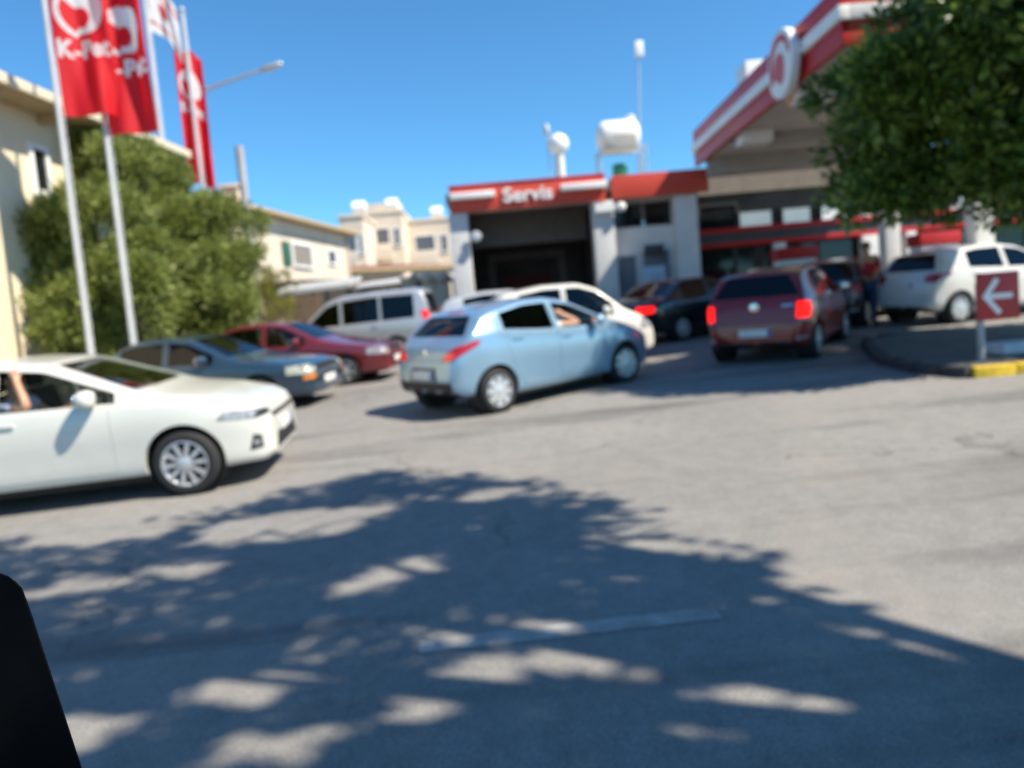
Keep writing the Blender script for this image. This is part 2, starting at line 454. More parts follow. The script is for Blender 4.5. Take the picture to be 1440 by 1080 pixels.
# wall to the right of the bay
YW = YF + 0.35
xw1, _ = XZ(952, 330, YW)
xwin0, zw0 = XZ(863, 322, YW); xwin1, zw1 = XZ(950, 280, YW)
zw1 = zb - 0.02
part(MB().span(xr1+0.003, xe+0.05, YF-0.36, YF-0.28, zb+0.03, zt-0.02), "fascia", M_RED, serv, 0.01)
part(MB().span(xr1+0.003, xe+0.05, YF-0.27, YF+7, zt-0.5, zt-0.1), "roof_slab", M_CONC, serv)
part(MB().span(xr1-0.07, xw1+0.1, YW, YW+0.25, GS, zw0), "front_wall", M_WHITE, serv)
part(MB().span(xr1-0.07, xw1+0.1, YW+6.3, YW+6.55, GS, zb+0.3), "rear_wall", M_WHITE, serv)
nw = 2
for i in range(nw):
    a0 = xr1 + 0.05 + (xw1 - xr1) * i / nw; a1 = xr1 + (xw1 - xr1) * (i+1) / nw
    wn = part(MB().span(a0+0.05, a1-0.05, YW+0.12, YW+0.16, zw0+0.04, zw1-0.04), "window", M_GLASSD, serv)
    f = MB(); f.span(a0, a1, YW+0.06, YW+0.2, zw0+0.002, zw0+0.06); f.span(a0, a1, YW+0.06, YW+0.2, zw1-0.05, zw1); f.span(a0, a0+0.06, YW+0.061, YW+0.199, zw0+0.06, zw1-0.05); f.span(a1-0.06, a1, YW+0.061, YW+0.199, zw0+0.06, zw1-0.05)
    fo = f.build("window_frame", M_DARKM); fo.parent = wn
def door_(pa, pb, top_px, name="steel_door"):
    xa, zz = XZ(pa, top_px, YW); xb, _ = XZ(pb, top_px, YW)
    d = part(MB().span(xa, xb, YW-0.06, YW-0.003, gz(xa, YW)+0.03, zz), name, M_GREYD, serv, 0.008)
    m = MB().span(xa-0.06, xa-0.002, YW-0.08, YW-0.003, gz(xa, YW), zz+0.06); m.span(xb+0.002, xb+0.06, YW-0.08, YW-0.003, gz(xa, YW), zz+0.06); m.span(xa-0.002, xb+0.002, YW-0.08, YW-0.003, zz+0.003, zz+0.06)
    o = m.build("door_frame", M_GREYW); o.parent = d
    o = MB().tube((xb-0.12, YW-0.11, gz(xa, YW)+1.0), (xb-0.12, YW-0.11, gz(xa, YW)+1.15), 0.015).build("door_handle", M_STEEL); o.parent = d
door_(868, 893, 362); door_(903, 940, 355)
# tall pier that also carries the end of the canopy
xp0, _ = XZ(952, 330, YF-0.2); xp1, _ = XZ(983, 330, YF-0.2)
part(MB().span(xp0, xp1, YF-0.2, YF+0.5, GS, zb+0.02), "pier", M_WHITE, serv, 0.02)
# small split unit and sign plate on the wall
ax0, az = XZ(918, 352, YW); 
part(MB().box((ax0, YW-0.14, az+0.02), (0.55, 0.26, 0.26)), "wall_unit", M_DARKM, serv, 0.02)
bx, bz = XZ(920, 388, YW-1.2)
brd = MB().box((bx, YW-1.2, bz), (0.66, 0.05, 0.55)); 
bo = empty("notice_board", (bx, YW-1.2, gz(bx, YW-1.2)))
part(brd, "panel", mat("pale blue board", (0.36, 0.47, 0.58), 0.5, var=0.12, vscale=3), bo, 0.01)
mb = MB(); 
for s_ in (-0.25, 0.25): mb.tube((bx+s_, YW-1.19, gz(bx, YW-1.2)), (bx+s_, YW-1.19, bz-0.28), 0.02)
part(mb, "stand", M_STEEL, bo)
tag(bo, "pale blue notice board on steel legs before the grey doors", "notice board")

# ------------------------------------------------------------------ shop under the canopy
YS = YF + 0.7
xs0 = xp1 + 0.004; xs1 = 17.0
shop = empty("station_shop", (0.5*(xs0+xs1), YS, gz(10, YS)))
tag(shop, "dark glazed shop front with two red bands under the canopy", "building")
_, z_cl0 = XZ(1100, 311, YS); _, z_cl1 = XZ(1100, 268, YS)
_, z_b1 = XZ(1090, 316, YS); _, z_b0 = XZ(1090, 342, YS)
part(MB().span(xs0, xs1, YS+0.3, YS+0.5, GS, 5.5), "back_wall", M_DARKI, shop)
part(MB().span(xs0, xs1, YS-0.25, YS+0.29, z_b1-0.14, z_b1), "red_band", M_RED2, shop, 0.01)
part(MB().span(xs0, xs1, YS-0.22, YS+0.29, z_b0, z_b0+0.13), "red_band", M_RED2, shop, 0.01)
part(MB().span(xs0, xs1, YS-0.18, YS+0.29, z_b0+0.132, z_b1-0.142), "sign_board", M_DARKM, shop)
part(MB().span(xs0, xs1, YS, YS+0.29, z_cl1+0.05, 5.72), "upper_wall", mat("taupe wall", (0.22, 0.20, 0.18), 0.8, var=0.15), shop)
# clerestory and shop windows, one pane each
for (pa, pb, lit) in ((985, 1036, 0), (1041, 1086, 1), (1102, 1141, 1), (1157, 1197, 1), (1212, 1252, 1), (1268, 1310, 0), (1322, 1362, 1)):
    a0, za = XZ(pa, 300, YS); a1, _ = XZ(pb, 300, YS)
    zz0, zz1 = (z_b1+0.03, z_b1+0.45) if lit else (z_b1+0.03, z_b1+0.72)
    wn = part(MB().span(a0, a1, YS+0.10, YS+0.14, zz0, zz1), "window", M_GLOWWIN if lit else M_GLASSD, shop)
    f = MB(); f.span(a0-0.05, a1+0.05, YS+0.05, YS+0.2, zz1+0.002, zz1+0.06); f.span(a0-0.06, a0-0.002, YS+0.051, YS+0.199, zz0, zz1); f.span(a1+0.002, a1+0.06, YS+0.051, YS+0.199, zz0, zz1)
    fo = f.build("window_frame", M_DARKM); fo.parent = wn
zg = gz(9, YS)
k = 0; xx = xs0 + 0.1
while xx < xs1 - 1.0:
    wn = part(MB().span(xx, xx+1.15, YS+0.06, YS+0.09, zg+0.25, z_b0-0.06), "shop_window", M_GLASSD, shop)
    f = MB().span(xx-0.05, xx-0.002, YS+0.02, YS+0.14, zg+0.02, z_b0-0.02)
    f.span(xx+1.152, xx+1.2, YS+0.02, YS+0.14, zg+0.02, z_b0-0.02)
    f.span(xx-0.03, xx+1.18, YS+0.03, YS+0.13, zg+0.1, zg+0.24)
    fo = f.build("window_frame", M_DARKM); fo.parent = wn
    xx += 1.27
for pxc in (1098, 1236, 1283):
    a0, _ = XZ(pxc-8 if pxc < 1200 else pxc-(22 if pxc == 1236 else 7), 360, YS-0.3); a1, _ = XZ(pxc+8 if pxc < 1200 else pxc+(22 if pxc == 1236 else 7), 360, YS-0.3)
    part(MB().span(a0, a1, YS-0.3, YS-0.02, zg-0.2, z_b0-0.01), "shop_pillar", M_WHITE, shop, 0.015)

# ------------------------------------------------------------------ canopy over the pumps
XC, YC0, YC1, ZC0, ZC1 = 5.84, 12.45, 21.95, 5.70, 6.70
XC1 = 11.6
can = empty("fuel_canopy", (10, 17, gz(10, 17)))
tag(can, "tall red and white petrol station canopy on white columns", "canopy")
hh = ZC1 - ZC0
for nm, z0_, z1_, m, dpt in (("fascia_panel", ZC0, ZC0+0.38*hh, M_RED2, 0.0), ("white_stripe", ZC0+0.38*hh+0.002, ZC0+0.62*hh-0.002, M_LBAR, 0.07), ("fascia_panel", ZC0+0.62*hh, ZC1, M_RED2, 0.0)):
    part(MB().span(XC-dpt, XC+0.12, YC0-dpt, YC1, z0_, z1_), nm, m, can, 0.02)
    part(MB().span(XC+0.122, XC1, YC0-dpt, YC0+0.12, z0_, z1_), nm, m if m is M_LBAR else M_RED, can, 0.02)  # front panels take the lighter red, sunlit tone put into the colour
part(MB().span(XC+0.121, XC1, YC0+0.121, YC1, ZC0+0.6, ZC0+0.9), "roof_deck", M_CONC, can)
# soffit of long metal panels
npan = 16
for i in range(npan):
    ya = YC0 + 0.13 + (YC1 - YC0 - 0.15) * i / npan; yb = YC0 + 0.13 + (YC1 - YC0 - 0.15) * (i+1) / npan
    part(MB().span(XC+0.13, XC1, ya+0.012, yb, ZC0+0.10, ZC0+0.13), "soffit_panel", M_SOFF, can)
part(MB().span(XC+0.2, XC1, YC1-0.9, YC1-0.45, ZC0-0.42, ZC0+0.095), "beam", mat("grey beam", (0.36, 0.34, 0.32), 0.7, var=0.1), can, 0.02)
part(MB().span(XC+0.2, XC1, YC1-3.2, YC1-2.9, ZC0-0.18, ZC0+0.095), "beam", MATS["grey beam"], can, 0.02)
lp = D(1140, 198, 15.0)
for (lx, ly) in ((lp.x, 15.0), (lp.x+2.8, 15.0), (lp.x, 18.5), (lp.x+2.8, 18.5)):
    part(MB().box((lx+0.1, ly, ZC0-0.06), (0.75, 0.55, 0.30)), "canopy_light", M_LBAR, can, 0.03)
for (cx, cy) in ((10.2, 15.9), (10.2, 19.6)):
    part(MB().span(cx-0.2, cx+0.2, cy-0.2, cy+0.2, gz(cx, cy)-0.05, ZC0+0.098), "column", M_WHITE, can, 0.03)
# round emblem on the side of the canopy
ec = D(1103, 90, 14.5); er = 0.63; ex = XC - 0.09
def disc_(r, x_a, x_b, n=40):
    return MB().lathe([(r, x_a), (r, x_b)], n, 'x', (0, ec.y, ec.z))
em = part(disc_(er, ex, ex-0.16), "emblem", M_LBAR, can, 0.02)
def emb_child(poly, x_a, x_b, m, name):
    o = MB().prism([(ec.y - u*er, ec.z + v*er) for u, v in poly], x_a, x_b, 'x').build(name, m)
    o.parent = em; return o
def arc(r, a0, a1, n=24, cx=0, cy=0, sq=1.0): return [(cx + r*math.cos(R(a0+(a1-a0)*i/n)), cy + sq*r*math.sin(R(a0+(a1-a0)*i/n))) for i in range(n+1)]
emb_child(arc(0.84, 10, 215) + arc(0.62, 215, 10, cx=0.06), ex-0.159, ex-0.168, M_RED, "emblem_ring")
emb_child(arc(0.44, 20, 200, cx=-0.05, cy=-0.12) + [(-0.30, -0.42), (0.02, -0.62), (0.26, -0.5), (0.36, -0.25)], ex-0.159, ex-0.168, M_RED, "emblem_drop")
# air conditioner box on the canopy roof, hazard lamp on its edge
ap = D(1047, 108, 18.0)
part(MB().span(ap.x-0.1, ap.x+0.75, 17.6, 18.3, ZC0+0.905, ap.z+0.25), "roof_unit", M_LBAR, can, 0.03)
op = D(1086, 153, 15.2)
part(MB().box((XC+0.25, op.y, ZC0-0.09), (0.14, 0.3, 0.16)), "amber_lamp", mat("amber lamp", (0.75, 0.35, 0.06), 0.4), can, 0.03)

# fuel pumps standing between the columns
def pump(x, y, label):
    z = gz(x, y)
    p = empty("fuel_pump", (x, y, z))
    part(MB().span(x-0.9, x+0.9, y-0.55, y+0.55, z-0.1, z+0.14), "plinth", M_CONC, p, 0.02)
    b = part(MB().span(x-0.45, x+0.45, y-0.28, y+0.28, z+0.141, z+1.55), "cabinet", M_LBAR, p, 0.03)
    o = MB().span(x-0.36, x+0.36, y-0.30, y-0.281, z+1.0, z+1.4).build("display", M_GLASSD); o.parent = b
    part(MB().span(x-0.5, x+0.5, y-0.32, y+0.32, z+1.552, z+1.85), "header", M_RED2, p, 0.03)
    hs = [(x-0.47, y, z+1.4), (x-0.62, y-0.1, z+1.2), (x-0.66, y-0.15, z+0.7), (x-0.58, y-0.1, z+0.45), (x-0.5, y-0.05, z+0.75), (x-0.47, y, z+0.95)]
    part(MB().path(hs, 0.018), "hose", M_DARKM, p, smooth=60)
    part(MB().box((x-0.5, y, z+1.0), (0.08, 0.06, 0.22)), "nozzle", M_DARKM, p, 0.01)
    tag(p, label, "fuel pump")
pump(7.4, 18.9, "white and red fuel pump in the shade behind the dark red car")
pump(10.6, 18.3, "white and red fuel pump beyond the white hatchback under the canopy")

# ------------------------------------------------------------------ things on the service roof
YT = 24.2
_, zroof = XZ(800, 250, YT)
zroof = zt - 0.12
c = D(869, 192, YT)
tank = empty("water_tank", (c.x, YT, zroof))
mb = MB(); rr = 0.50
mb.lathe([(0.0, -0.70), (0.25, -0.68), (0.44, -0.58), (rr, -0.45), (rr, 0.45), (0.44, 0.58), (0.25, 0.68), (0.0, 0.70)], 28, 'x', (c.x, YT, c.z))
part(mb, "cylinder", mat("white tank", (0.80, 0.78, 0.73), 0.5, var=0.08), tank, smooth=40)
part(MB().lathe([(0.16, 0), (0.16, 0.12), (0.10, 0.15)], 16, 'z', (c.x+0.42, YT, c.z+rr-0.03)), "filler_cap", M_WFRAME, tank, smooth=40)
part(MB().box((c.x, YT-rr+0.02, c.z-0.26), (0.95, 0.12, 0.42)), "cradle", M_CONC, tank, 0.02)
for sx_ in (-0.68, 0.78):
    for sy_ in (-0.4, 0.4):
        part(MB().tube((c.x+sx_, YT+sy_, zroof), (c.x+sx_, YT+sy_, c.z-0.42), 0.035), "leg", M_STEEL, tank)
mb = MB()
for sy_ in (-0.4, 0.4): mb.tube((c.x-0.74, YT+sy_, c.z-0.45), (c.x+0.84, YT+sy_, c.z-0.45), 0.035)
part(mb, "rail", M_STEEL, tank)
tag(tank, "white cylindrical water tank lying on a steel stand on the roof", "water tank")
bp_ = D(872, 232, YT-0.1)
bar = MB().lathe([(0.21, 0), (0.24, 0.04), (0.235, 0.3), (0.25, 0.33), (0.235, 0.36), (0.235, 0.62), (0.25, 0.65), (0.24, 0.86), (0.21, 0.90)], 20, 'z', (bp_.x, YT, zroof)).build("barrel", mat("green plastic barrel", (0.03, 0.22, 0.12), 0.45, var=0.15), None, smooth=40)
tag(bar, "green plastic barrel standing under the white roof tank", "barrel")
c = D(785, 203, YT)
dm = empty("roof_dome_aerial", (c.x, YT, zroof))
part(MB().ball((c.x, YT, c.z), 0.34), "dome", M_LBAR, dm, smooth=60)
part(MB().tube((c.x, YT, zroof+0.3), (c.x, YT, c.z-0.28), 0.17, 0.15, 16), "pedestal", M_GREYW, dm, smooth=40)
part(MB().span(c.x-0.55, c.x+0.5, YT-0.4, YT+0.4, zroof, zroof+0.32), "housing", M_CONC, dm, 0.03)
t0 = D(768, 175, YT); 
part(MB().tube((t0.x, YT, zroof+0.32), (t0.x, YT, t0.z-0.3), 0.02).lathe([(0.06, -0.32), (0.09, -0.25), (0.09, -0.05), (0.05, 0.0)], 10, 'z', (t0.x, YT, t0.z)), "whip_aerial", M_POLE, dm, smooth=40)
tag(dm, "white round dome on a grey housing on the roof above the lettering", "dome")
c = D(898, 70, 25.5); fbase = D(897, 240, 25.5)
ml = empty("roof_mast", (fbase.x, 25.5, zroof))
part(MB().tube((fbase.x, 25.5, zroof), (c.x, 25.5, c.z), 0.045, 0.03), "mast", M_STEEL, ml)
part(MB().box((c.x, 25.42, c.z), (0.28, 0.2, 0.5)), "mast_head", M_LBAR, ml, 0.05)
tag(ml, "thin steel mast with a white box head behind the roof tank", "mast")

# ------------------------------------------------------------------ cream building on the left
XA, YA0, YA1, ZA = -9.05, 8.0, 18.7, 6.45
bA = empty("cream_building", (XA-3, 15, gz(-12, 15)))
tag(bA, "cream two storey building with wide tan eaves behind the flagpoles", "building")
part(MB().span(XA-7, XA, YA0, YA1, -0.6, ZA), "wall", M_CREAM, bA)
part(MB().span(XA-7.6, XA+0.62, YA0-0.6, YA1+0.6, ZA+0.002, ZA+0.14), "eaves", M_TAN, bA, 0.01)
part(MB().span(XA+0.622, XA+0.72, YA0-0.6, YA1+0.6, ZA+0.03, ZA+0.22), "gutter", mat("cream gutter", (0.66, 0.58, 0.42), 0.5, var=0.1), bA, 0.02)
yy = YA0 + 0.4
while yy < YA1:
    part(MB().span(XA+0.005, XA+0.5, yy, yy+0.12, ZA-0.16, ZA), "bracket", M_TAN, bA); yy += 1.6
rv = [(XA+0.7, YA0-0.6, ZA+0.23), (XA+0.7, YA1+0.6, ZA+0.23), (XA-3.4, YA1-3.2, ZA+1.7), (XA-3.4, YA0+3.2, ZA+1.7), (XA-7.6, YA0-0.6, ZA+0.23), (XA-7.6, YA1+0.6, ZA+0.23)]
part(MB().add(rv, [(0,1,2,3), (4,3,2,5), (0,3,4), (1,5,2), (0,4,5,1)]), "roof", M_TILE, bA)
def side_window(root, x, y0, y1, z0, z1, fr=M_WFRAME):
    w_ = part(MB().span(x+0.002, x+0.03, y0, y1, z0, z1), "window", M_GLASSD, root)
    f = MB(); f.span(x+0.001, x+0.07, y0-0.1, y0-0.002, z0-0.1, z1+0.1); f.span(x+0.001, x+0.07, y1+0.002, y1+0.1, z0-0.1, z1+0.1); f.span(x+0.001, x+0.07, y0-0.002, y1+0.002, z1+0.002, z1+0.1); f.span(x+0.001, x+0.12, y0-0.002, y1+0.002, z0-0.1, z0-0.002)
    o = f.build("window_frame", fr); o.parent = w_
ROT_A = R(-5.8); PIV = Vector((-8.43, 12.2, 0))
MA = Matrix.Translation(PIV) @ Matrix.Rotation(ROT_A, 4, 'Z') @ Matrix.Translation(-PIV)
def wall_hit(px, py):            # where the sight line through a pixel meets the turned wall, in the wall's own frame
    Mi = MA.inverted(); o_ = Mi @ C_O; d_ = Mi.to_3x3() @ ray(px, py)
    return o_ + d_ * ((XA - o_.x) / d_.x)
wa, wb2 = wall_hit(45, 270), wall_hit(64, 212)
wz0, wz1 = wa.z, wb2.z
side_window(bA, XA, wa.y+0.1, wb2.y-0.1, wz0+0.05, wz1-0.05)
side_window(bA, XA, 16.6, 17.6, wz0+0.1, wz1-0.05)
side_window(bA, XA, 9.3, 10.3, wz0+0.1, wz1-0.05)
part(MB().tube((XA+0.08, 18.45, 0.4), (XA+0.08, 18.45, ZA-0.02), 0.05), "downpipe", MATS["cream gutter"], bA)
bA.location = MA @ Vector(bA.location); bA.rotation_euler = (0, 0, ROT_A)

# ------------------------------------------------------------------ houses behind
def house(name, label, p, q, depth, z_eave, wallm, roofm, over=0.4, rise=0.9, z0=-0.5, flat=False):
    """p,q = ground points of the wall that faces us, depth goes back to the left of p->q"""
    p, q = Vector((p[0], p[1], 0)), Vector((q[0], q[1], 0)); d = (q - p); L = d.length; d.normalize()
    nrm = Vector((-d.y, d.x, 0))
    rot = Matrix(((d.x, nrm.x, 0), (d.y, nrm.y, 0), (0, 0, 1)))
    c = (p + q) / 2
    r = empty(name, (c.x, c.y, gz(c.x, c.y)), math.atan2(d.y, d.x))
    zo = r.location.z
    MB().span(-L/2, L/2, 0, depth, z0-zo, z_eave-zo).build("wall", wallm, r)
    if flat:
        MB().span(-L/2-0.1, L/2+0.1, -0.1, depth+0.1, z_eave-zo+0.002, z_eave-zo+0.22).build("parapet", wallm, r, 0.02)
    else:
        e = z_eave-zo
        MB().span(-L/2-over, L/2+over, -over, depth+over, e+0.002, e+0.14).build("eaves", M_TAN, r, 0.01)
        x_, y0_, y1_ = L/2+over, -over, depth+over
        k_ = min(x_, (y1_-y0_)/2)*0.9
        rv = [(-x_, y0_, e+0.142), (x_, y0_, e+0.142), (x_, y1_, e+0.142), (-x_, y1_, e+0.142), (-x_+k_, (y0_+y1_)/2, e+rise), (x_-k_, (y0_+y1_)/2, e+rise)]
        MB().add(rv, [(0,1,5,4), (1,2,5), (2,3,4,5), (3,0,4), (3,2,1,0)]).build("roof", roofm, r)
    tag(r, label, "house")
    r["_L"] = L
    return r, zo, L
def hwin(r, x0, x1, z0, z1, zo, m=M_GLASSD, fr=M_WFRAME, y=0.0):
    w_ = MB().span(x0, x1, y-0.03, y-0.002, z0-zo, z1-zo).build("window", m, r)
    f = MB(); f.span(x0-0.09, x0-0.002, y-0.07, y-0.001, z0-zo-0.09, z1-zo+0.09); f.span(x1+0.002, x1+0.09, y-0.07, y-0.001, z0-zo-0.09, z1-zo+0.09); f.span(x0-0.002, x1+0.002, y-0.07, y-0.001, z1-zo+0.002, z1-zo+0.09); f.span(x0-0.002, x1+0.002, y-0.11, y-0.001, z0-zo-0.09, z0-zo-0.002)
    f.build("window_frame", fr, w_)
    return w_
p = D(318, 390, 26.0); q = D(492, 390, 36.5)
hb, zo, L = house("shuttered_house", "cream house with a green shuttered upper window and low tiled roof", p, q, 9, D(360, 300, 28.3).z, M_CREAM2, M_TILE, 0.55, 0.8)
def along(px):   # x in the house frame of the wall point seen at column px
    pv, qv = Vector((p.x, p.y)), Vector((q.x, q.y))
    lo, hi = 0.0, 1.0
    for _ in range(50):
        m_ = (lo+hi)/2; w_ = pv.lerp(qv, m_)
        v = Vector((w_.x, w_.y, 4.0)) - C_O
        u = 720 + F_PX * v.dot(C_R) / v.dot(C_F)
        if u < px: lo = m_
        else: hi = m_
    return -L/2 + L*lo, Vector((p.x, p.y)).lerp(Vector((q.x, q.y)), lo).y
xa, ya = along(401); xb, yb = along(441)
zw0_, zw1_ = D(420, 373, (ya+yb)/2).z, D(420, 344, (ya+yb)/2).z
hwin(hb, xa+0.35*(xb-xa), xb, zw0_, zw1_, zo, M_BLIND, M_WFRAME)
s_ = MB().span(xa, xa+0.24*(xb-xa), -0.09, -0.03, zw0_-zo-0.05, zw1_-zo+0.05); s_.build("shutter", M_GREENF, hb, 0.01)
x2, y2 = along(470)
hwin(hb, x2-0.35, x2+0.35, zw0_+0.3, zw1_, zo)
x3, y3 = along(452)
ac = MB().span(x3-0.42, x3+0.42, -0.34, -0.06, zw0_-zo-1.3, zw0_-zo-0.75).build("air_conditioner", M_WFRAME, hb, 0.02)
MB().lathe([(0.2, 0.0), (0.2, 0.012), (0.05, 0.02)], 18, 'y', (x3-0.1, -0.352, zw0_-zo-1.02)).build("fan_grille", M_DARKM, ac)
MB().tube((L/2-0.12, -0.06, 0.1), (L/2-0.12, -0.06, D(360, 300, 28.3).z-zo-0.01), 0.05).build("downpipe", M_CREAM2, hb)
MB().tube((-L*0.1, -0.05, D(360, 300, 28.3).z-zo-0.5), (L*0.42, -0.05, D(360, 300, 28.3).z-zo-0.55), 0.012, n=6).build("cable", M_DARKM, hb)
ch = D(327, 275, 28.5)
co = MB().span(ch.x-0.3, ch.x+0.3, 28.2, 28.9, ch.z-1.6, ch.z+0.25); co.span(ch.x-0.38, ch.x+0.38, 28.12, 28.98, ch.z+0.252, ch.z+0.36)
o = co.build("chimney", M_CREAM, None, 0.01); o.parent = hb; o.matrix_parent_inverse = hb.matrix_basis.inverted() if False else Matrix.LocRotScale(hb.location, hb.rotation_euler, None).inverted()

# white terrace houses further up, each with balconies
def terrace(label, pa, pb, dist, ztop_px, m, deep=0.0):
    a_, b__ = D(pa, 350, dist), D(pb, 350, dist)
    zt_ = D((pa+pb)/2, ztop_px, dist).z
    r, zo, L = house("terrace_house", label, a_, b__, 9, zt_, m, M_TILE, flat=True, z0=0)
    st = 3.0
    z = zt_ - 0.35 - st
    k = 0
    while z > 1.5:
        hwin(r, -L*0.30, L*0.12, z+0.85, z+2.25, zo, mat("shaded pane", (0.10, 0.11, 0.13), 0.2), M_WFRAME)
        hwin(r, L*0.27, L*0.40, z+1.0, z+2.2, zo, MATS["shaded pane"], M_WFRAME)
        MB().span(-L/2+0.1, L*0.22, -1.2, -0.12, z-zo, z-zo+0.18).build("balcony_slab", m, r, 0.01)
        MB().span(-L/2+0.1, L*0.22, -1.2, -1.08, z-zo+0.182, z-zo+1.05).build("balcony_wall", M_CREAM2, r, 0.01)
        z -= st; k += 1
    MB().lathe([(0.0, -0.5), (0.42, -0.45), (0.45, 0.0), (0.42, 0.45), (0.0, 0.5)], 14, 'x', (L*0.18, 2.0, zt_-zo+0.95)).build("roof_tank", M_LBAR, r, smooth=40)
    f_ = MB()
    for sx_ in (-0.35, 0.35): f_.span(L*0.18+sx_-0.04, L*0.18+sx_+0.04, 1.6, 2.4, zt_-zo+0.222, zt_-zo+0.56)
    f_.span(L*0.18-0.3, L*0.18+0.3, 1.95, 2.05, zt_-zo+0.3, zt_-zo+0.36).build("tank_stand", M_STEEL, r)
    return r
terrace("white terrace house with shaded balconies beside the cream house roof", 481, 514, 50, 306, M_OFFW)
terrace("pale terrace house with stacked balconies, tallest of the row", 516, 569, 55, 300, M_OFFW)
terrace("pale terrace house with stacked balconies next to the service bay", 573, 636, 58, 311, M_OFFW)
st = D(540, 292, 60)
sb = MB().span(st.x-1.4, st.x+1.4, 58.5, 60.5, st.z-2.4, st.z+0.1).build("stair_tower", M_OFFW); 
tag(sb, "small white stair tower above the tallest terrace house", "tower")
sb.location.z = 0
# low buildings with red roof, white awnings, plank fence
p, q = D(455, 395, 37), D(640, 385, 40)
house("tiled_shed", "low building with a red tiled roof below the terrace houses", p, q, 5, D(520, 383, 38).z, M_CREAM2, mat("brown roof tile", (0.22, 0.10, 0.07), 0.85, var=0.4, vscale=4), 0.5, 0.6)
def awning(label, pa, pb, dist, dep, m, ph):
    a_, b__ = D(pa, ph, dist), D(pb, ph - (pb-pa)*0.13, dist)
    r = empty("awning", ((a_.x+b__.x)/2, dist, gz(a_.x, dist)))
    zA, zB = a_.z, b__.z
    vs = [(a_.x, dist, zA), (b__.x, dist, zB), (b__.x, dist+dep, zB+0.35), (a_.x, dist+dep, zA+0.35)]
    vs += [(x, y, z+0.16) for x, y, z in vs]
    part(MB().add(vs, [(3,2,1,0), (4,5,6,7), (0,1,5,4), (1,2,6,5), (2,3,7,6), (3,0,4,7)]), "roof_sheet", m, r, 0.01)
    for x, z in ((a_.x+0.1, zA), ((a_.x+b__.x)/2, (zA+zB)/2), (b__.x-0.1, zB)):
        part(MB().tube((x, dist+0.1, gz(x, dist)-0.02), (x, dist+0.1, z+0.005), 0.05), "post", M_DARKM, r)
        part(MB().tube((x, dist+dep-0.1, gz(x, dist+dep)-0.02), (x, dist+dep-0.1, z+0.34), 0.05), "post", M_DARKM, r)
    tag(r, label, "awning")
awning("long white sloping awning behind the silver van", 488, 598, 26.5, 4.2, M_LBAR, 408)
awning("grey flat awning over the plank fence", 384, 492, 25.0, 2.2, mat("grey sheet", (0.42, 0.43, 0.42), 0.6, var=0.15), 418)
awning("grey awning roof close beside the service bay pillar", 586, 640, 30.0, 3.0, MATS["grey sheet"], 400)
dk = MB()
a_, b__ = D(378, 420, 28.2), D(600, 420, 32.0)
p, q = a_, b__
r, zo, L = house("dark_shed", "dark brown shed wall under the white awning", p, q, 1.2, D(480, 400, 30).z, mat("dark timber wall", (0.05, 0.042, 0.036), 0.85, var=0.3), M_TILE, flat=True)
# plank fence, every plank a part
p, q = D(372, 440, 23.5), D(452, 440, 24.0)
fz = D(410, 416, 23.7).z
fe = empty("plank_fence", ((p.x+q.x)/2, 23.7, gz(p.x, 23.7)))
tag(fe, "weathered brown plank fence behind the maroon sedan", "fence")
np_ = 16
base = None
for i in range(np_):
    x_ = p.x + (q.x - p.x) * (i+0.5) / np_; wpl = (q.x-p.x)/np_*0.93
    hgt = fz + random.uniform(-0.06, 0.05)
    part(MB().box((x_, 23.7 + random.uniform(-0.008, 0.008), (gz(x_, 23.7)+0.03+hgt)/2), (wpl, 0.025, hgt-gz(x_, 23.7)-0.03)), "plank", M_PLANK, fe)
mb = MB()
for zz in (0.4, 1.1): mb.span(p.x, q.x, 23.72, 23.77, gz(p.x, 23.7)+zz, gz(p.x, 23.7)+zz+0.09)
part(mb, "rail", M_PLANK, fe)
for i in range(3):
    x_ = p.x + (q.x-p.x)*i/2
    part(MB().span(x_-0.05, x_+0.05, 23.775, 23.87, gz(x_, 23.7)-0.1, fz-0.05), "fence_post", M_PLANK, fe)
# pale garden wall with capped gate piers next to the bay
gw = empty("garden_wall", (D(600, 420, 24.5).x, 24.5, gz(-3, 24.5)))
tag(gw, "pale rendered garden wall with round capped piers left of the bay", "wall")
for px in (576, 602, 622):
    c_ = D(px, 395, 24.5)
    part(MB().span(c_.x-0.22, c_.x+0.22, 24.3, 24.7, gz(c_.x, 24.5)-0.1, c_.z-0.1), "pier", M_OFFW, gw, 0.02)
    part(MB().ball((c_.x, 24.5, c_.z+0.08), (0.32, 0.32, 0.2)), "pier_cap", M_OFFW, gw, smooth=60)
for pa, pb in ((556, 572), (581, 597), (607, 617)):
    a_, b__ = D(pa, 420, 24.5), D(pb, 420, 24.5)
    part(MB().span(a_.x, b__.x, 24.42, 24.58, gz(a_.x, 24.5)-0.1, D(590, 412, 24.5).z), "wall_panel", M_OFFW, gw)
# boundary wall under the cream building
bwv = MB()
bwl = tag(MB().span(-8.95, -8.72, 9.2, 12.6, -0.4, 1.45).build("boundary_wall", M_CREAM, None, 0.02), "low cream boundary wall below the cream building behind the white hatchback", "wall")

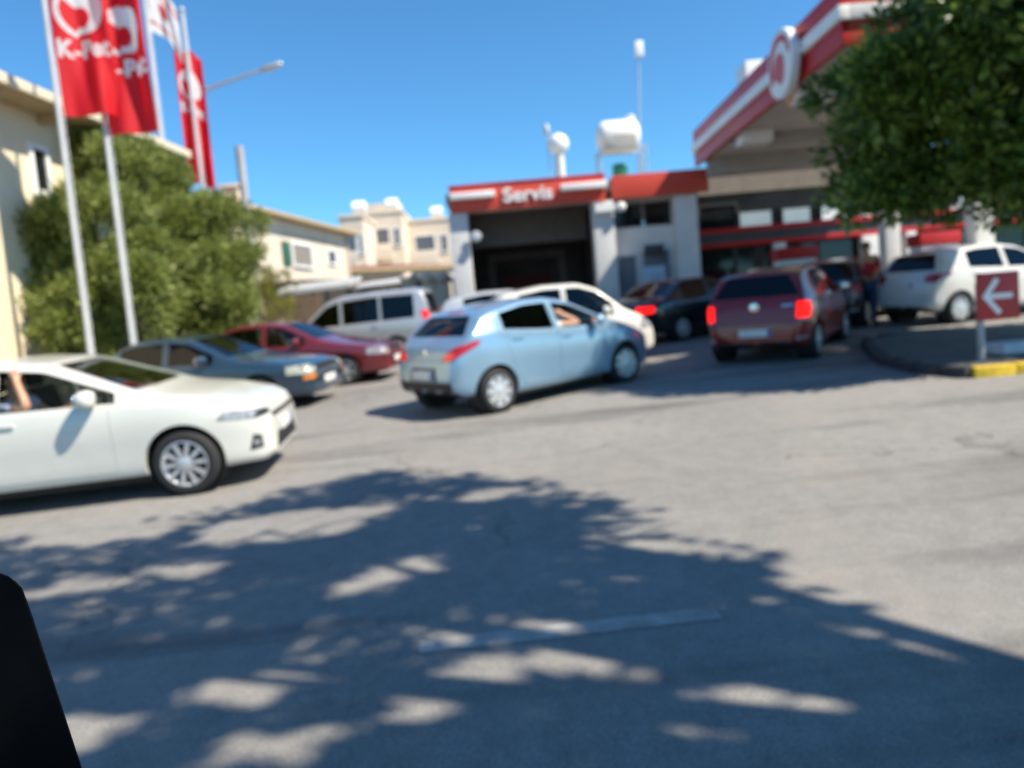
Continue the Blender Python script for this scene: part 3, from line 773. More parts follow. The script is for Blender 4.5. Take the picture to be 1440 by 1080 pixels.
# ------------------------------------------------------------------ traffic island with painted kerb stones and arrow sign
k0 = G(1366, 533); k1 = G(1440, 534)
isl_y = k0.y
il = empty("traffic_island", (k0.x+2, isl_y+1, gz(k0.x+2, isl_y+1)))
tag(il, "raised traffic island edged with black and yellow kerb stones", "traffic island")
def kerb(x, y, ang, m, ln=0.5):
    rot = Matrix.Rotation(ang, 3, 'Z')
    o = MB().box((0, 0, 0.0), (ln-0.012, 0.16, 0.25)).build("kerb_stone", m, None, 0.02)
    o.location = (x, y, gz(x, y)); o.rotation_euler = (R(2.8)*math.cos(ang), 0, ang)
    o.parent = il; o.matrix_parent_inverse = Matrix.Translation(il.location).inverted(); return o
# outline of the island, stones laid along it
pl = [G(1226, 497), G(1242, 512), G(1290, 524), G(1366, 531)]
pl = [Vector((v.x, v.y)) for v in pl]
pl = [pl[0] + Vector((1.2, 1.6)), pl[0] + Vector((0.35, 0.9))] + pl + [Vector((k0.x + 5.0, k0.y - 0.1))]
seg = []
for i in range(len(pl)-1):
    a_, b__ = pl[i], pl[i+1]; d_ = b__ - a_; nn = max(1, round(d_.length/0.5))
    for j in range(nn):
        c_ = a_ + d_ * ((j+0.5)/nn); seg.append((c_, math.atan2(d_.y, d_.x), d_.length/nn, i == len(pl)-2))
for j, (c_, an, ln, last) in enumerate(seg):
    m_ = M_BLK
    if last:
        kk = c_.x - k0.x; m_ = M_YEL if int(kk/1.0) % 2 == 0 else M_BLK
    kerb(c_.x, c_.y, an, m_, ln)
top = [(v.x + 0.10, v.y + 0.12) for v in pl] + [(pl[-1].x, pl[-1].y + 2.6), (pl[0].x+0.4, pl[0].y+0.3)]
M_PAVE = mat("dusty concrete paving", (0.12, 0.112, 0.10), 0.9, var=0.3, vscale=2.5, bump=0.3, bscale=60)
vs = [(x, y, gz(x, y)+0.09) for x, y in top] + [(x, y, gz(x, y)-0.05) for x, y in top]; nn = len(top)
part(MB().add(vs, [tuple(range(nn)), tuple(range(nn, 2*nn))[::-1]] + [(i, (i+1) % nn, nn+(i+1) % nn, nn+i) for i in range(nn)]), "paving", M_PAVE, il)
# arrow sign
sb_ = D(1384, 500, isl_y+0.55); sy = isl_y + 0.55
s0, s1 = D(1374, 452, sy), D(1432, 380, sy)
zg = gz(sb_.x, sy) + 0.088
sg = empty("arrow_sign", (sb_.x, sy, zg))
tag(sg, "square red sign with a white left arrow on a grey post", "sign")
scx, scz = (s0.x+s1.x)/2, (s0.z+s1.z)/2; sw, sh = s1.x-s0.x, s1.z-s0.z
part(MB().tube((sb_.x, sy+0.06, zg), (sb_.x, sy+0.06, scz+sh*0.3), 0.045, 0.045, 14), "post", mat("grey sign post", (0.33, 0.34, 0.36), 0.5, metal=0.3, var=0.15), sg, smooth=40)
pn = part(MB().box((scx, sy, scz), (sw, 0.03, sh)), "panel", mat("sign red", (0.40, 0.022, 0.026), 0.45, var=0.12, vscale=3), sg, 0.012)
t_ = 0.055
def bar_(ax_, az_, bx_, bz_):
    a_, b__ = Vector((ax_, az_)), Vector((bx_, bz_)); d_ = (b__-a_).normalized(); nn = Vector((-d_.y, d_.x))*t_/2*1.15
    return [(a_+nn)[:], (a_-nn)[:], (b__-nn)[:], (b__+nn)[:]]
amb = MB()
hx, hz = scx - sw*0.33, scz
for i, q_ in enumerate((bar_(hx, hz, scx+sw*0.32, hz), bar_(hx-0.005, hz-0.015, hx+sw*0.30, hz+sh*0.36), bar_(hx-0.005, hz+0.015, hx+sw*0.34, hz-sh*0.36))):
    amb.prism(q_, sy-0.0155-0.004*(i+1)*0.5, sy-0.024-0.002*i, 'y')
ao = amb.build("arrow", M_WPRINT); ao.parent = pn
wb_ = D(1425, 492, isl_y+1.1)
blk = tag(MB().span(wb_.x-0.22, wb_.x+1.2, isl_y+0.95, isl_y+1.5, gz(wb_.x, isl_y+1.2)+0.07, wb_.z+0.10).build("concrete_block", mat("whitewashed concrete", (0.62, 0.63, 0.66), 0.85, var=0.2, vscale=5), None, 0.03), "whitewashed concrete block on the island behind the arrow sign", "block")
# ------------------------------------------------------------------ cars
def curve1(pts, smooth_=0.05):
    xs = np.array([p[0] for p in pts], float); zs = np.array([p[1] for p in pts], float)
    g = np.linspace(xs[0], xs[-1], 600); v = np.interp(g, xs, zs)
    k = max(1, int(smooth_ / (g[1]-g[0])))
    ker = np.hanning(2*k+3)[1:-1]; ker /= ker.sum()
    pad = np.concatenate([np.full(k, v[0]) + (v[0]-v[1:k+1][::-1]), v, np.full(k, v[-1]) + (v[-1]-v[-k-1:-1][::-1])])
    sm = np.convolve(pad, ker, 'valid')
    return lambda x: float(np.interp(x, g, sm))

def chaikin(p, it=2):
    for _ in range(it):
        q = [p[0]]
        for a, b in zip(p[:-1], p[1:]):
            q.append((0.75*a[0]+0.25*b[0], 0.75*a[1]+0.25*b[1])); q.append((0.25*a[0]+0.75*b[0], 0.25*a[1]+0.75*b[1]))
        q.append(p[-1]); p = q
    return p

def loft(sections, xs):
    mb = MB(); n = len(sections[0]); rings = []
    vs = []
    for x, sec in zip(xs, sections):
        ring = [(x, y, z) for y, z in sec] + [(x, -y, z) for y, z in sec[-2:0:-1]]
        rings.append(len(ring)); vs += ring
    m = rings[0]; fs = []
    for i in range(len(xs)-1):
        for k in range(m):
            fs.append((i*m+k, i*m+(k+1) % m, (i+1)*m+(k+1) % m, (i+1)*m+k))
    fs += [tuple(range(m))[::-1], tuple(range((len(xs)-1)*m, len(xs)*m))]
    mb.add(vs, fs); return mb.mesh()

def tmp(me):
    o = bpy.data.objects.new("tmp", me); COL.objects.link(o); return o
def boolean(me_a, me_b, op):
    a, b = tmp(me_a), tmp(me_b)
    md = a.modifiers.new("b", 'BOOLEAN'); md.operation = op; md.object = b; md.solver = 'MANIFOLD'
    dg = bpy.context.evaluated_depsgraph_get()
    me = bpy.data.meshes.new_from_object(a.evaluated_get(dg))
    bpy.data.objects.remove(a); bpy.data.objects.remove(b)
    return me

M_TYRE = mat("tyre rubber", (0.018, 0.018, 0.019), 0.8, var=0.3, vscale=12)
M_RIM = mat("silver wheel", (0.62, 0.63, 0.65), 0.32, metal=0.55, var=0.08, vscale=8)
M_PLAST = mat("black trim plastic", (0.012, 0.012, 0.013), 0.55, var=0.2, vscale=9)
M_INT = mat("dark cabin cloth", (0.06, 0.06, 0.062), 0.85, var=0.3, vscale=10)
M_HEAD = mat("headlamp lens", (0.30, 0.31, 0.33), 0.2, metal=0.0, coat=0.5, var=0.6, vscale=16)
M_HEADY = mat("aged headlamp lens", (0.62, 0.58, 0.42), 0.15, metal=0.3, coat=1.0, var=0.2, vscale=14)
M_AMB = mat("amber indicator", (0.70, 0.22, 0.02), 0.2, coat=0.8)
M_TAIL = mat("red tail lamp", (0.42, 0.008, 0.010), 0.15, coat=1.0, var=0.25, vscale=12)
M_TAILON = mat("glowing brake lamp", (0.5, 0.004, 0.003), 0.45, coat=0.0, spec=0.1, emit=(1.0, 0.010, 0.008), estr=1.1)
M_TAILDIM = mat("softly glowing tail lamp", (0.6, 0.02, 0.02), 0.2, coat=0.5, emit=(1.0, 0.01, 0.015), estr=0.3)
M_PLATE = mat("number plate", (0.72, 0.72, 0.70), 0.4, var=0.06, vscale=10)
M_PLATEB = mat("plate blue strip", (0.03, 0.08, 0.40), 0.4)
M_CHROME = mat("chrome", (0.75, 0.76, 0.78), 0.12, metal=1.0)
M_GLASS = glass_mat("car glass", (0.74, 0.80, 0.77))
M_GLASSDK = glass_mat("tinted car glass", (0.14, 0.16, 0.17))

def paint(name, col, metal=0.0, rough=0.35, var=0.04):
    return mat(name, col, rough, metal=metal, coat=0.9, var=var, vscale=2.5, spec=0.5)

WHEELS = {}
def wheel_meshes(r, style):
    key = (round(r, 3), style)
    if key in WHEELS: return WHEELS[key]
    rr = r*0.68; wd = 0.098
    t = MB(); t.lathe([(rr, -wd), (rr+0.03, -wd-0.004), (r-0.045, -wd-0.006), (r-0.014, -wd+0.012), (r, -wd+0.04), (r, wd-0.04), (r-0.014, wd-0.012), (r-0.045, wd+0.006), (rr+0.03, wd+0.004), (rr, wd)], 40, 'y', closed=True)
    ty = t.mesh()
    m = MB()
    # outward is -y for the mesh; left hand wheels are turned half round
    m.lathe([(rr+0.004, -wd-0.006), (rr+0.004, -wd+0.02), (rr-0.02, -wd+0.045), (rr-0.02, wd-0.02), (rr-0.012, wd-0.02), (rr+0.0, -wd+0.05), (rr-0.005, -wd-0.008)], 40, 'y', closed=True)
    nsp, w0, w1, tw = {'multi': (10, 0.030, 0.046, 0), 'five': (5, 0.075, 0.055, 0), 'cover': (8, 0.075, 0.085, 0), 'six': (6, 0.055, 0.065, 0)}[style]
    for k in range(nsp):
        a = 2*math.pi*k/nsp + 0.2
        ra, rb = 0.045, rr-0.006
        c, s_ = math.cos(a), math.sin(a)
        def pt(rad, off, y): return (rad*c - off*s_, y, rad*s_ + off*c)
        ya, yb = -wd-0.002, -wd+0.004
        vs = [pt(ra, -w0/2, ya), pt(ra, w0/2, ya), pt(rb, w1/2, yb), pt(rb, -w1/2, yb), pt(ra, -w0/2*0.9, ya+0.03), pt(ra, w0/2*0.9, ya+0.03), pt(rb, w1/2*0.9, yb+0.03), pt(rb, -w1/2*0.9, yb+0.03)]
        m.add(vs, [(0,1,2,3), (7,6,5,4), (0,4,5,1), (1,5,6,2), (2,6,7,3), (3,7,4,0)])
    m.lathe([(0.0, -wd-0.016), (0.03, -wd-0.015), (0.06, -wd-0.006), (0.066, -wd+0.03)], 20, 'y')
    ri = m.mesh()
    b = MB(); b.lathe([(rr-0.03, -wd+0.055), (rr-0.03, -wd+0.06), (0.03, -wd+0.062), (0.03, -wd+0.056)], 28, 'y', closed=True)
    br = b.mesh()
    for me in (ty, ri, br):
        for p in me.polygons: p.use_smooth = True
        me.set_sharp_from_angle(angle=R(35))
    WHEELS[key] = (ty, ri, br)
    return WHEELS[key]

def mirrored(me):
    me = me.copy(); me.transform(Matrix.Diagonal((1, -1, 1, 1))); me.flip_normals(); return me

def make_car(s, mw):
    L, W, H, wb, r = s['L'], s['W'], s['H'], s['wb'], s['r']
    xf = wb/2 + s['fo']
    X = lambda d: xf - d                       # distance from the nose -> car x
    topc = curve1(s['top'], s.get('sm', 0.05)); beltc = curve1(s['belt'], 0.08); botc = curve1(s['bot'], 0.06)
    hb = beltc(L*0.55)
    wr = s['wr']*W/2
    fa, ra_ = s.get('ftaper', 0.20), s.get('rtaper', 0.12)
    def wplan(d):
        e = L - d
        f = 1.0
        if d < 0.9: f -= fa*(1-d/0.9)**2.4
        if e < 0.8: f -= ra_*(1-e/0.8)**2.4
        for q, rad in ((d, s.get('fround', 0.10)), (e, s.get('rround', 0.09))):
            if q < rad: f -= 0.10*(1-math.sqrt(max(0, 1-(1-q/rad)**2)))
        return W/2*f
    def section(d, inset=0.0, floor=None, it=2):
        wd = wplan(d) - inset; zt = topc(d) - inset*0.75; zb = botc(d) if floor is None else floor
        zbelt = beltc(d)
        zs = max(min(zbelt, zt-0.055), zb+0.06); hgt = zs - zb
        th = (0.945*W/2 - wr)/(H-hb)
        ws = wd*0.955
        yt = lambda z: ws - max(0, z-zs)*th
        zr = max(zs+0.012, zt-0.075); mid = (zs+zr)/2
        cr = s.get('crown', 0.025)
        p = [(0, zb), (0.5*wd, zb), (0.84*wd, zb), (0.95*wd, zb+0.06*hgt), (0.978*wd, zb+0.20*hgt), (0.988*wd, zb+0.40*hgt), (1.0*wd, zb+0.62*hgt), (0.996*wd, zb+0.80*hgt), (0.975*wd, zb+0.95*hgt),
             (ws, zs+0.004), (yt(mid), mid), (yt(zr), zr), (yt(zr)-0.055, zt-cr), (0.62*yt(zr), zt-cr*0.35), (0.3*yt(zr), zt-cr*0.08), (0, zt)]
        return chaikin(p, it)
    t = np.linspace(0, 1, 96); ds = L*(t - 0.11*np.sin(2*np.pi*t)/(1.0)*0.9)
    ds = np.sort(np.clip(ds, 0, L)); ds[0], ds[-1] = 0, L
    hull = loft([section(d) for d in ds][::-1], [X(d) for d in ds][::-1])
    bmh = bmesh.new(); bmh.from_mesh(hull); bvh = BVHTree.FromBMesh(bmh); bmh.free()
    # hollow cabin
    c0, c1 = s['cabin']
    dc = np.linspace(c0, c1, 46)
    inner = loft([section(d, 0.055, 0.34, 1) for d in dc][::-1], [X(d) for d in dc][::-1])
    body = boolean(hull.copy(), inner, 'DIFFERENCE')
    # side windows
    lower = lambda d: beltc(d)+0.018
    gapt = s.get('gapt', 0.088)
    upper = lambda d: topc(d)-gapt
    wins = []
    for (a, b) in s['win']:
        dd = np.linspace(a, b, 18)
        lo = [(X(d), lower(d)) for d in dd]; up = [(X(d), max(lower(d)+0.004, upper(d))) for d in dd]
        if upper(a) - lower(a) < 0.03: up = up[1:]
        if upper(b) - lower(b) < 0.03: up = up[:-1]
        wins.append(lo + up[::-1])
    cut = MB()
    for w_ in wins: cut.prism(w_, -2, 2, 'y')
    body = boolean(body, cut.mesh(), 'DIFFERENCE')
    def frontpoly(z0, z1, dz0, dz1):
        th = (0.945*W/2 - wr)/(H-hb)
        y0 = 0.9*W/2 - max(0, z0-hb)*th - dz0; y1 = 0.9*W/2 - max(0, z1-hb)*th - dz1
        rc = 0.05
        return [(-y0, z0), (y0, z0), (y1, z1-rc), (y1-rc, z1), (-y1+rc, z1), (-y1, z1-rc)]
    wsp = frontpoly(*s['ws']); rwp = frontpoly(*s['rw'])
    cm = X((c0*0.45+c1*0.55))
    body = boolean(body, MB().prism(wsp, cm, 4, 'x').mesh(), 'DIFFERENCE')
    body = boolean(body, MB().prism(rwp, -4, cm, 'x').mesh(), 'DIFFERENCE')
    # wheel arches
    cut = MB(); ar = r + s.get('arch', 0.048)
    for xx in (wb/2, -wb/2):
        for sy_ in (-1, 1):
            cut.tube((xx, sy_*(W/2-0.30), r+0.015), (xx, sy_*(W/2+0.3), r+0.015), ar, ar, 40)
    body = boolean(body, cut.mesh(), 'DIFFERENCE')
    # doors cut out of the shell
    root = empty(s['name'], mw=mw)
    tag(root, s['label'], s.get('cat', 'car'), s.get('group'))
    pm = s['paint']
    doors = []
    for (a, b, notch) in s['doors']:
        dd = np.linspace(a, b, 14)
        top_ = [(X(d), max(beltc(d)+0.03, upper(d)+0.045)) for d in dd]
        zlo = s.get('sill', 0.30)
        if notch > 0: bot_ = [(X(b), zlo+notch+0.22), (X(b-notch*0.35), zlo+notch*0.55), (X(b-notch*0.85), zlo), (X(a), zlo)]
        else: bot_ = [(X(b), zlo), (X(a), zlo)]
        doors.append(top_ + bot_)
    for poly in doors:
        cx = sum(p[0] for p in poly)/len(poly); cz = sum(p[1] for p in poly)/len(poly)
        small = []
        for (x, z) in poly:
            v = Vector((cx-x, cz-z)); v = v.normalized()*0.006; small.append((x+v.x, z+v.y))
        for sy_ in s.get('doorsides', (-1, 1)):
            a0, a1 = (sy_*0.36*W, sy_*2)
            dme = boolean(body, MB().prism(small, a0, a1, 'y').mesh(), 'INTERSECT')
            body = boolean(body, MB().prism(poly, a0, a1, 'y').mesh(), 'DIFFERENCE')
            do = link_mesh("door", dme, pm, root, 32)
            # handle
            hx = max(X(0), -99)
            dx = min(p[0] for p in poly)+0.14; dz = beltc(xf-dx)-0.10
            hit = bvh.ray_cast(Vector((dx, sy_*3, dz)), Vector((0, -sy_, 0)))
            if hit[0]:
                h = MB().box((dx+0.02, hit[0].y+sy_*0.012, dz), (0.17, 0.028, 0.032))
                h.build("handle", pm if s.get('bodyhandle', True) else M_PLAST, do, 0.010)
    bo = link_mesh("body", body, pm, root, 32)
    # decals that hug the shell: lamps, grilles, plates, glass
    def patch(name, poly, theta, m, off0=-0.004, off1=0.006, parent=root, mirror=False, res=0.09, sm=50, cen=None):
        nrm = Vector((math.cos(theta), math.sin(theta), 0)); tan = Vector((-nrm.y, nrm.x, 0))
        base = tan.dot(Vector(cen)) if cen is not None else 0.0
        z_ = cen[2] if cen is not None else 0.0
        bm = bmesh.new()
        vv = [bm.verts.new((base+u, v+z_, 0)) for u, v in poly]
        bm.faces.new(vv)
        bmesh.ops.triangulate(bm, faces=bm.faces[:])
        for _ in range(4):
            es = [e for e in bm.edges if e.calc_length() > res]
            if not es: break
            bmesh.ops.subdivide_edges(bm, edges=es, cuts=1)
            bmesh.ops.triangulate(bm, faces=bm.faces[:])
        bm.verts.ensure_lookup_table(); bm.verts.index_update()
        pos = []
        last = None
        for v in bm.verts:
            o_ = tan*v.co.x + Vector((0, 0, v.co.y)) + nrm*6
            hit = bvh.ray_cast(o_, -nrm)
            if hit[0] is None:
                q = bvh.find_nearest(tan*v.co.x + Vector((0, 0, v.co.y)) + nrm*(xf if abs(nrm.x) > 0.5 else W/2))
                hit = (q[0], q[1])
            pos.append((hit[0].copy(), hit[1].copy()))
        n = len(pos)
        nn = [p[1] if p[1].dot(nrm) > 0 else -p[1] for p in pos]
        vs = [pos[i][0]+nn[i]*off1 for i in range(n)] + [pos[i][0]+nn[i]*off0 for i in range(n)]
        fs = []
        for f in bm.faces:
            ids = [v.index for v in f.verts]; fs.append(tuple(ids)); fs.append(tuple(i+n for i in ids[::-1]))
        for e in bm.edges:
            if len(e.link_faces) == 1:
                a, b = e.verts[0].index, e.verts[1].index; fs.append((a, b, b+n, a+n))
        bm.free()
        me = MB().add(vs, fs).mesh()
        o_ = link_mesh(name, me, m, parent, sm)
        if mirror: link_mesh(name, mirrored(me), m, parent, sm)
        return o_
    side = -math.pi/2
    gm = s.get('glass', [M_GLASS]*len(wins))
    for i, w_ in enumerate(wins):
        cx = sum(p[0] for p in w_)/len(w_); cz = sum(p[1] for p in w_)/len(w_)
        big = [(cx+(x-cx)*1.02, cz+(z-cz)*1.03) for x, z in w_]
        if (i in s.get('open', ())):
            patch("window", big, math.pi/2, gm[i], -0.020, -0.014) if False else None
            me_ = None
            o_ = patch("window", big, side, gm[i], -0.020, -0.014)
            o2 = link_mesh("window", mirrored(o_.data), gm[i], root, 50)
            bpy.data.objects.remove(o_)
        else:
            patch("window", big, side, gm[i], -0.020, -0.014, mirror=True)
    grow = lambda P: [(y*1.02, z+(0.012 if z > (P[0][1]+P[2][1])/2 else -0.012)) for y, z in P]
    patch("windscreen", grow(wsp), 0.0, s.get('wsglass', M_GLASS), -0.020, -0.014)
    patch("rear_window", [(-y, z) for y, z in grow(rwp)][::-1], math.pi, s.get('rwglass', M_GLASSDK), -0.020, -0.014)
    # wheels and arch liners
    ty, ri, br = wheel_meshes(r, s['wheel'])
    steer = s.get('steer', 0)
    for xx in (wb/2, -wb/2):
        for sy_ in (-1, 1):
            wv = link_mesh("wheel", ty, None, root); 
            if not ty.materials: ty.materials.append(M_TYRE)
            wv.location = (xx, sy_*(W/2-0.115), r)
            wv.rotation_euler = (0, random.uniform(0, 6), (math.pi if sy_ > 0 else 0) + (steer if xx > 0 else 0))
            o_ = link_mesh("rim", ri, None, wv)
            if not ri.materials: ri.materials.append(s.get('rimm', M_RIM))
            o_ = link_mesh("brake_disc", br, None, wv)
            if not br.materials: br.materials.append(M_PLAST)
            li = MB(); li.lathe([(ar-0.004, 0.0), (ar-0.004, 0.235), (ar-0.010, 0.235), (ar-0.010, 0.012), (0.02, 0.012), (0.02, 0.0)], 32, 'y', closed=True)
            l_ = li.build("arch_liner", M_PLAST, root, smooth=40)
            l_.location = (xx, sy_*(W/2-0.297), r+0.015)
            if sy_ < 0: l_.rotation_euler = (0, 0, math.pi)
    # underside
    MB().span(-wb/2+r+0.1, wb/2-r-0.1, -W*0.36, W*0.36, botc(L/2)-0.05, botc(L/2)-0.003).build("underbody", M_PLAST, root)
    # mirrors
    md = s['mirror']
    hit = bvh.ray_cast(Vector((X(md), -3, beltc(md)+0.07)), Vector((0, 1, 0)))
    yy = abs(hit[0].y) if hit[0] else W/2-0.05
    for sy_ in (-1, 1):
        mm = MB().add(*ellip((X(md)+0.02, sy_*(yy+0.13), beltc(md)+0.09), (0.075, 0.115, 0.082)))
        o_ = mm.build("wing_mirror", pm, root, smooth=60)
        MB().box((X(md)+0.01, sy_*(yy+0.02), beltc(md)+0.035), (0.07, 0.10, 0.03)).build("mirror_foot", M_PLAST, o_, 0.008)
        MB().add(*ellip((X(md)-0.044, sy_*(yy+0.135), beltc(md)+0.09), (0.018, 0.092, 0.066))).build("mirror_glass", M_CHROME, o_, smooth=60)
    # seats, dashboard, steering wheel
    zf = 0.345
    cowl = s['ws_base']
    for dx, ys in ((cowl+s.get('seat1', 1.08), (-0.36, 0.36)), (cowl+s.get('seat1', 1.08)+0.85, (-0.38, 0.38))):
        for y in ys:
            st_ = MB().box((X(dx)+0.05, y, zf+0.17), (0.50, 0.50, 0.20)).build("seat", M_INT, root, 0.05)
            rot = Matrix.Rotation(R(-14), 3, 'Y')
            MB().box((X(dx)-0.24, y, zf+0.50), (0.14, 0.48, 0.56), rot).build("seat_back", M_INT, st_, 0.05)
            MB().box((X(dx)-0.33, y, min(zf+0.86, H-0.22)), (0.09, 0.26, 0.15), rot).build("headrest", M_INT, st_, 0.04)
    MB().box((X(cowl+0.30), 0, beltc(cowl)-0.14), (0.42, W*0.70, 0.18)).build("dashboard", M_INT, root, 0.05)
    sw = MB().lathe([(0.175+0.014*math.cos(a), 0.014*math.sin(a)) for a in np.linspace(0, 2*math.pi, 9)[:-1]], 24, 'x', closed=True)
    o_ = sw.build("steering_wheel", M_PLAST, root, smooth=60); o_.location = (X(cowl+0.62), -0.36, beltc(cowl)-0.06); o_.rotation_euler = (0, R(22), 0)
    # extras named in the description
    for e in s.get('patches', ()):
        patch(**e)
    for e in s.get('plates', ()):
        front, zc, m_, dz = e
        d = 1 if front else -1
        hit = bvh.ray_cast(Vector((d*6, 0, zc)), Vector((-d, 0, 0)))
        xh = hit[0].x
        po = MB().box((xh+d*0.012, 0, zc), (0.012, 0.50, 0.12)).build("number_plate", m_, root, 0.004)
        MB().box((xh+d*0.0195, -d*-0.225, zc), (0.002, 0.045, 0.11)).build("plate_strip", M_PLATEB, po)
    if s.get('badge'):
        d, zc, rad = s['badge']
        hit = bvh.ray_cast(Vector((d*6, 0, zc)), Vector((-d, 0, 0)))
        MB().lathe([(rad, 0.0), (rad, 0.014), (rad*0.8, 0.018)], 20, 'x', (0, 0, 0)).build("badge", M_CHROME, root, smooth=40).matrix_local = Matrix.Translation(hit[0]+Vector((d*-0.003, 0, 0))) @ (Matrix.Rotation(math.pi, 4, 'Z') if d < 0 else Matrix())
    root["_xf"] = xf
    return root, bvh, X, beltc, topc

def ellip(c, rad, nu=18, nv=12, p=0.75):
    vs = []; fs = []
    sg = lambda v, e: math.copysign(abs(v)**e, v)
    for j in range(nv+1):
        ph = -math.pi/2 + math.pi*j/nv
        for k in range(nu):
            t = 2*math.pi*k/nu
            vs.append((c[0]+rad[0]*sg(math.cos(ph), p)*sg(math.cos(t), p), c[1]+rad[1]*sg(math.cos(ph), p)*sg(math.sin(t), p), c[2]+rad[2]*sg(math.sin(ph), p)))
    fs = [(j*nu+k, j*nu+(k+1) % nu, (j+1)*nu+(k+1) % nu, (j+1)*nu+k) for j in range(nv) for k in range(nu)]
    return vs, fs

def frame_from_wheel(px, py, head, wb, W, which):
    """centre frame of a car from the pixel where one right hand or left hand wheel meets the ground"""
    g = G(px, py); h = Vector((head[0], head[1])).normalized(); l = Vector((-h.y, h.x))
    lon = {'f': -wb/2, 'r': wb/2}[which[0]]; lat = {'r': 1, 'l': -1}[which[1]]*(W/2-0.10)
    c = Vector((g.x, g.y)) + h*lon + l*lat
    return ground_frame(c.x, c.y, h)

D45, D135 = -R(45), -R(135)
LAMPS = {}
# --- white hatchback at the left
auris = dict(name="white_hatchback", label="white five door hatchback passing in dappled shade with its driver's window open", cat="car",
    L=4.275, W=1.76, H=1.46, wb=2.60, fo=0.79, r=0.315, wr=0.70, ftaper=0.24, fround=0.22,
    top=[(0, 0.66), (0.05, 0.765), (0.20, 0.845), (0.55, 0.935), (0.95, 1.00), (1.08, 1.035), (1.98, 1.395), (2.40, 1.455), (2.95, 1.46), (3.55, 1.395), (3.80, 1.33), (4.12, 1.00), (4.22, 0.90), (4.275, 0.70)],
    belt=[(0, 0.72), (0.5, 0.855), (1.0, 0.925), (1.6, 0.945), (2.6, 0.965), (3.6, 1.02), (4.275, 1.03)],
    bot=[(0, 0.27), (0.10, 0.21), (0.9, 0.20), (3.4, 0.20), (4.1, 0.27), (4.275, 0.34)],
    cabin=(1.28, 4.02), win=[(1.34, 2.40), (2.50, 3.26), (3.34, 3.64)], ws=(1.05, 1.36, 0.045, 0.07), rw=(1.09, 1.34, 0.06, 0.10), ws_base=1.10, seat1=1.18,
    doors=[(1.40, 2.47, 0), (2.475, 3.40, 0.26)], mirror=1.56, wheel='multi', paint=paint("pearl white paint", (0.64, 0.63, 0.57), 0.0, 0.3), open=(0,),
    glass=[M_GLASS, M_GLASS, M_GLASSDK], wsglass=M_GLASS)
cH = (auris['wb']/2+auris['fo'])
auris['patches'] = [
    dict(name="headlight", poly=[(-0.36, -0.02), (-0.05, -0.055), (0.16, -0.03), (0.20, 0.01), (0.02, 0.035), (-0.30, 0.045)], theta=D45, m=M_HEAD, cen=(cH-0.13, -0.66, 0.705), mirror=True),
    dict(name="headlight_mask", poly=[(-0.05, -0.05), (0.14, -0.028), (0.12, 0.012), (0.0, 0.02)], theta=D45, m=M_PLAST, off1=0.009, cen=(cH-0.13, -0.66, 0.705), mirror=True, res=0.05),
    dict(name="grille", poly=[(-0.50, 0.625), (0.50, 0.625), (0.54, 0.665), (-0.54, 0.665)], theta=0.0, m=M_PLAST),
    dict(name="lower_grille", poly=[(-0.50, 0.30), (0.50, 0.30), (0.40, 0.45), (-0.40, 0.45)], theta=0.0, m=M_PLAST),
    dict(name="fog_lamp_bezel", poly=[(-0.07, -0.07), (0.06, -0.06), (0.05, 0.06), (-0.03, 0.08)], theta=D45, m=M_PLAST, cen=(cH-0.16, -0.70, 0.42), mirror=True, res=0.05),
    dict(name="fog_lamp", poly=arc(0.035, 0, 342, 14), theta=D45, m=M_HEAD, off1=0.012, cen=(cH-0.16, -0.70, 0.42), mirror=True, res=0.05),
    dict(name="taillight", poly=[(-0.22, -0.10), (0.20, -0.06), (0.24, 0.08), (-0.18, 0.08)], theta=D135, m=M_TAIL, cen=(-1.95, -0.74, 0.88), mirror=True),
    dict(name="sill_trim", poly=[(-0.95, 0.215), (0.95, 0.215), (0.95, 0.245), (-0.95, 0.245)], theta=-math.pi/2, m=M_PLAST, off1=0.004, mirror=True)]
auris['plates'] = [(True, 0.50, M_PLATE, 0)]
HD_A = Vector((1.0, 0.10)).normalized()
mwA = frame_from_wheel(272, 694, HD_A, auris['wb'], auris['W'], 'fr')
auris['steer'] = R(-3)
carA = make_car(auris, mwA)

# --- light blue hatchback in the middle
mz = dict(name="light_blue_hatchback", label="light blue metallic hatchback turning in, driver's window open and red lamps showing", cat="car",
    L=3.90, W=1.695, H=1.475, wb=2.49, fo=0.77, r=0.297, wr=0.69, ftaper=0.28, fround=0.18, rtaper=0.20, rround=0.16,
    top=[(0, 0.56), (0.05, 0.68), (0.25, 0.79), (0.60, 0.92), (0.85, 0.99), (0.96, 1.03), (1.72, 1.39), (2.10, 1.465), (2.60, 1.465), (3.15, 1.385), (3.36, 1.325), (3.68, 1.03), (3.80, 0.92), (3.87, 0.74), (3.90, 0.60)],
    belt=[(0, 0.62), (0.5, 0.80), (0.95, 0.91), (1.5, 0.95), (2.4, 1.005), (3.2, 1.09), (3.9, 1.08)],
    bot=[(0, 0.27), (0.10, 0.20), (0.9, 0.19), (3.1, 0.19), (3.7, 0.27), (3.9, 0.36)],
    cabin=(1.16, 3.66), win=[(1.24, 2.06), (2.16, 3.06)], ws=(1.05, 1.38, 0.05, 0.075), rw=(1.07, 1.315, 0.08, 0.10), ws_base=0.95, seat1=1.02,
    doors=[(1.18, 2.11, 0), (2.115, 3.02, 0.30)], mirror=1.42, wheel='cover', paint=paint("icy blue metallic paint", (0.27, 0.43, 0.58), 0.5, 0.3), open=(0,),
    glass=[M_GLASS, glass_mat("half tinted glass", (0.50, 0.58, 0.60))], wsglass=M_GLASS, rwglass=glass_mat("smoked rear glass", (0.40, 0.48, 0.48)), rimm=M_RIM)
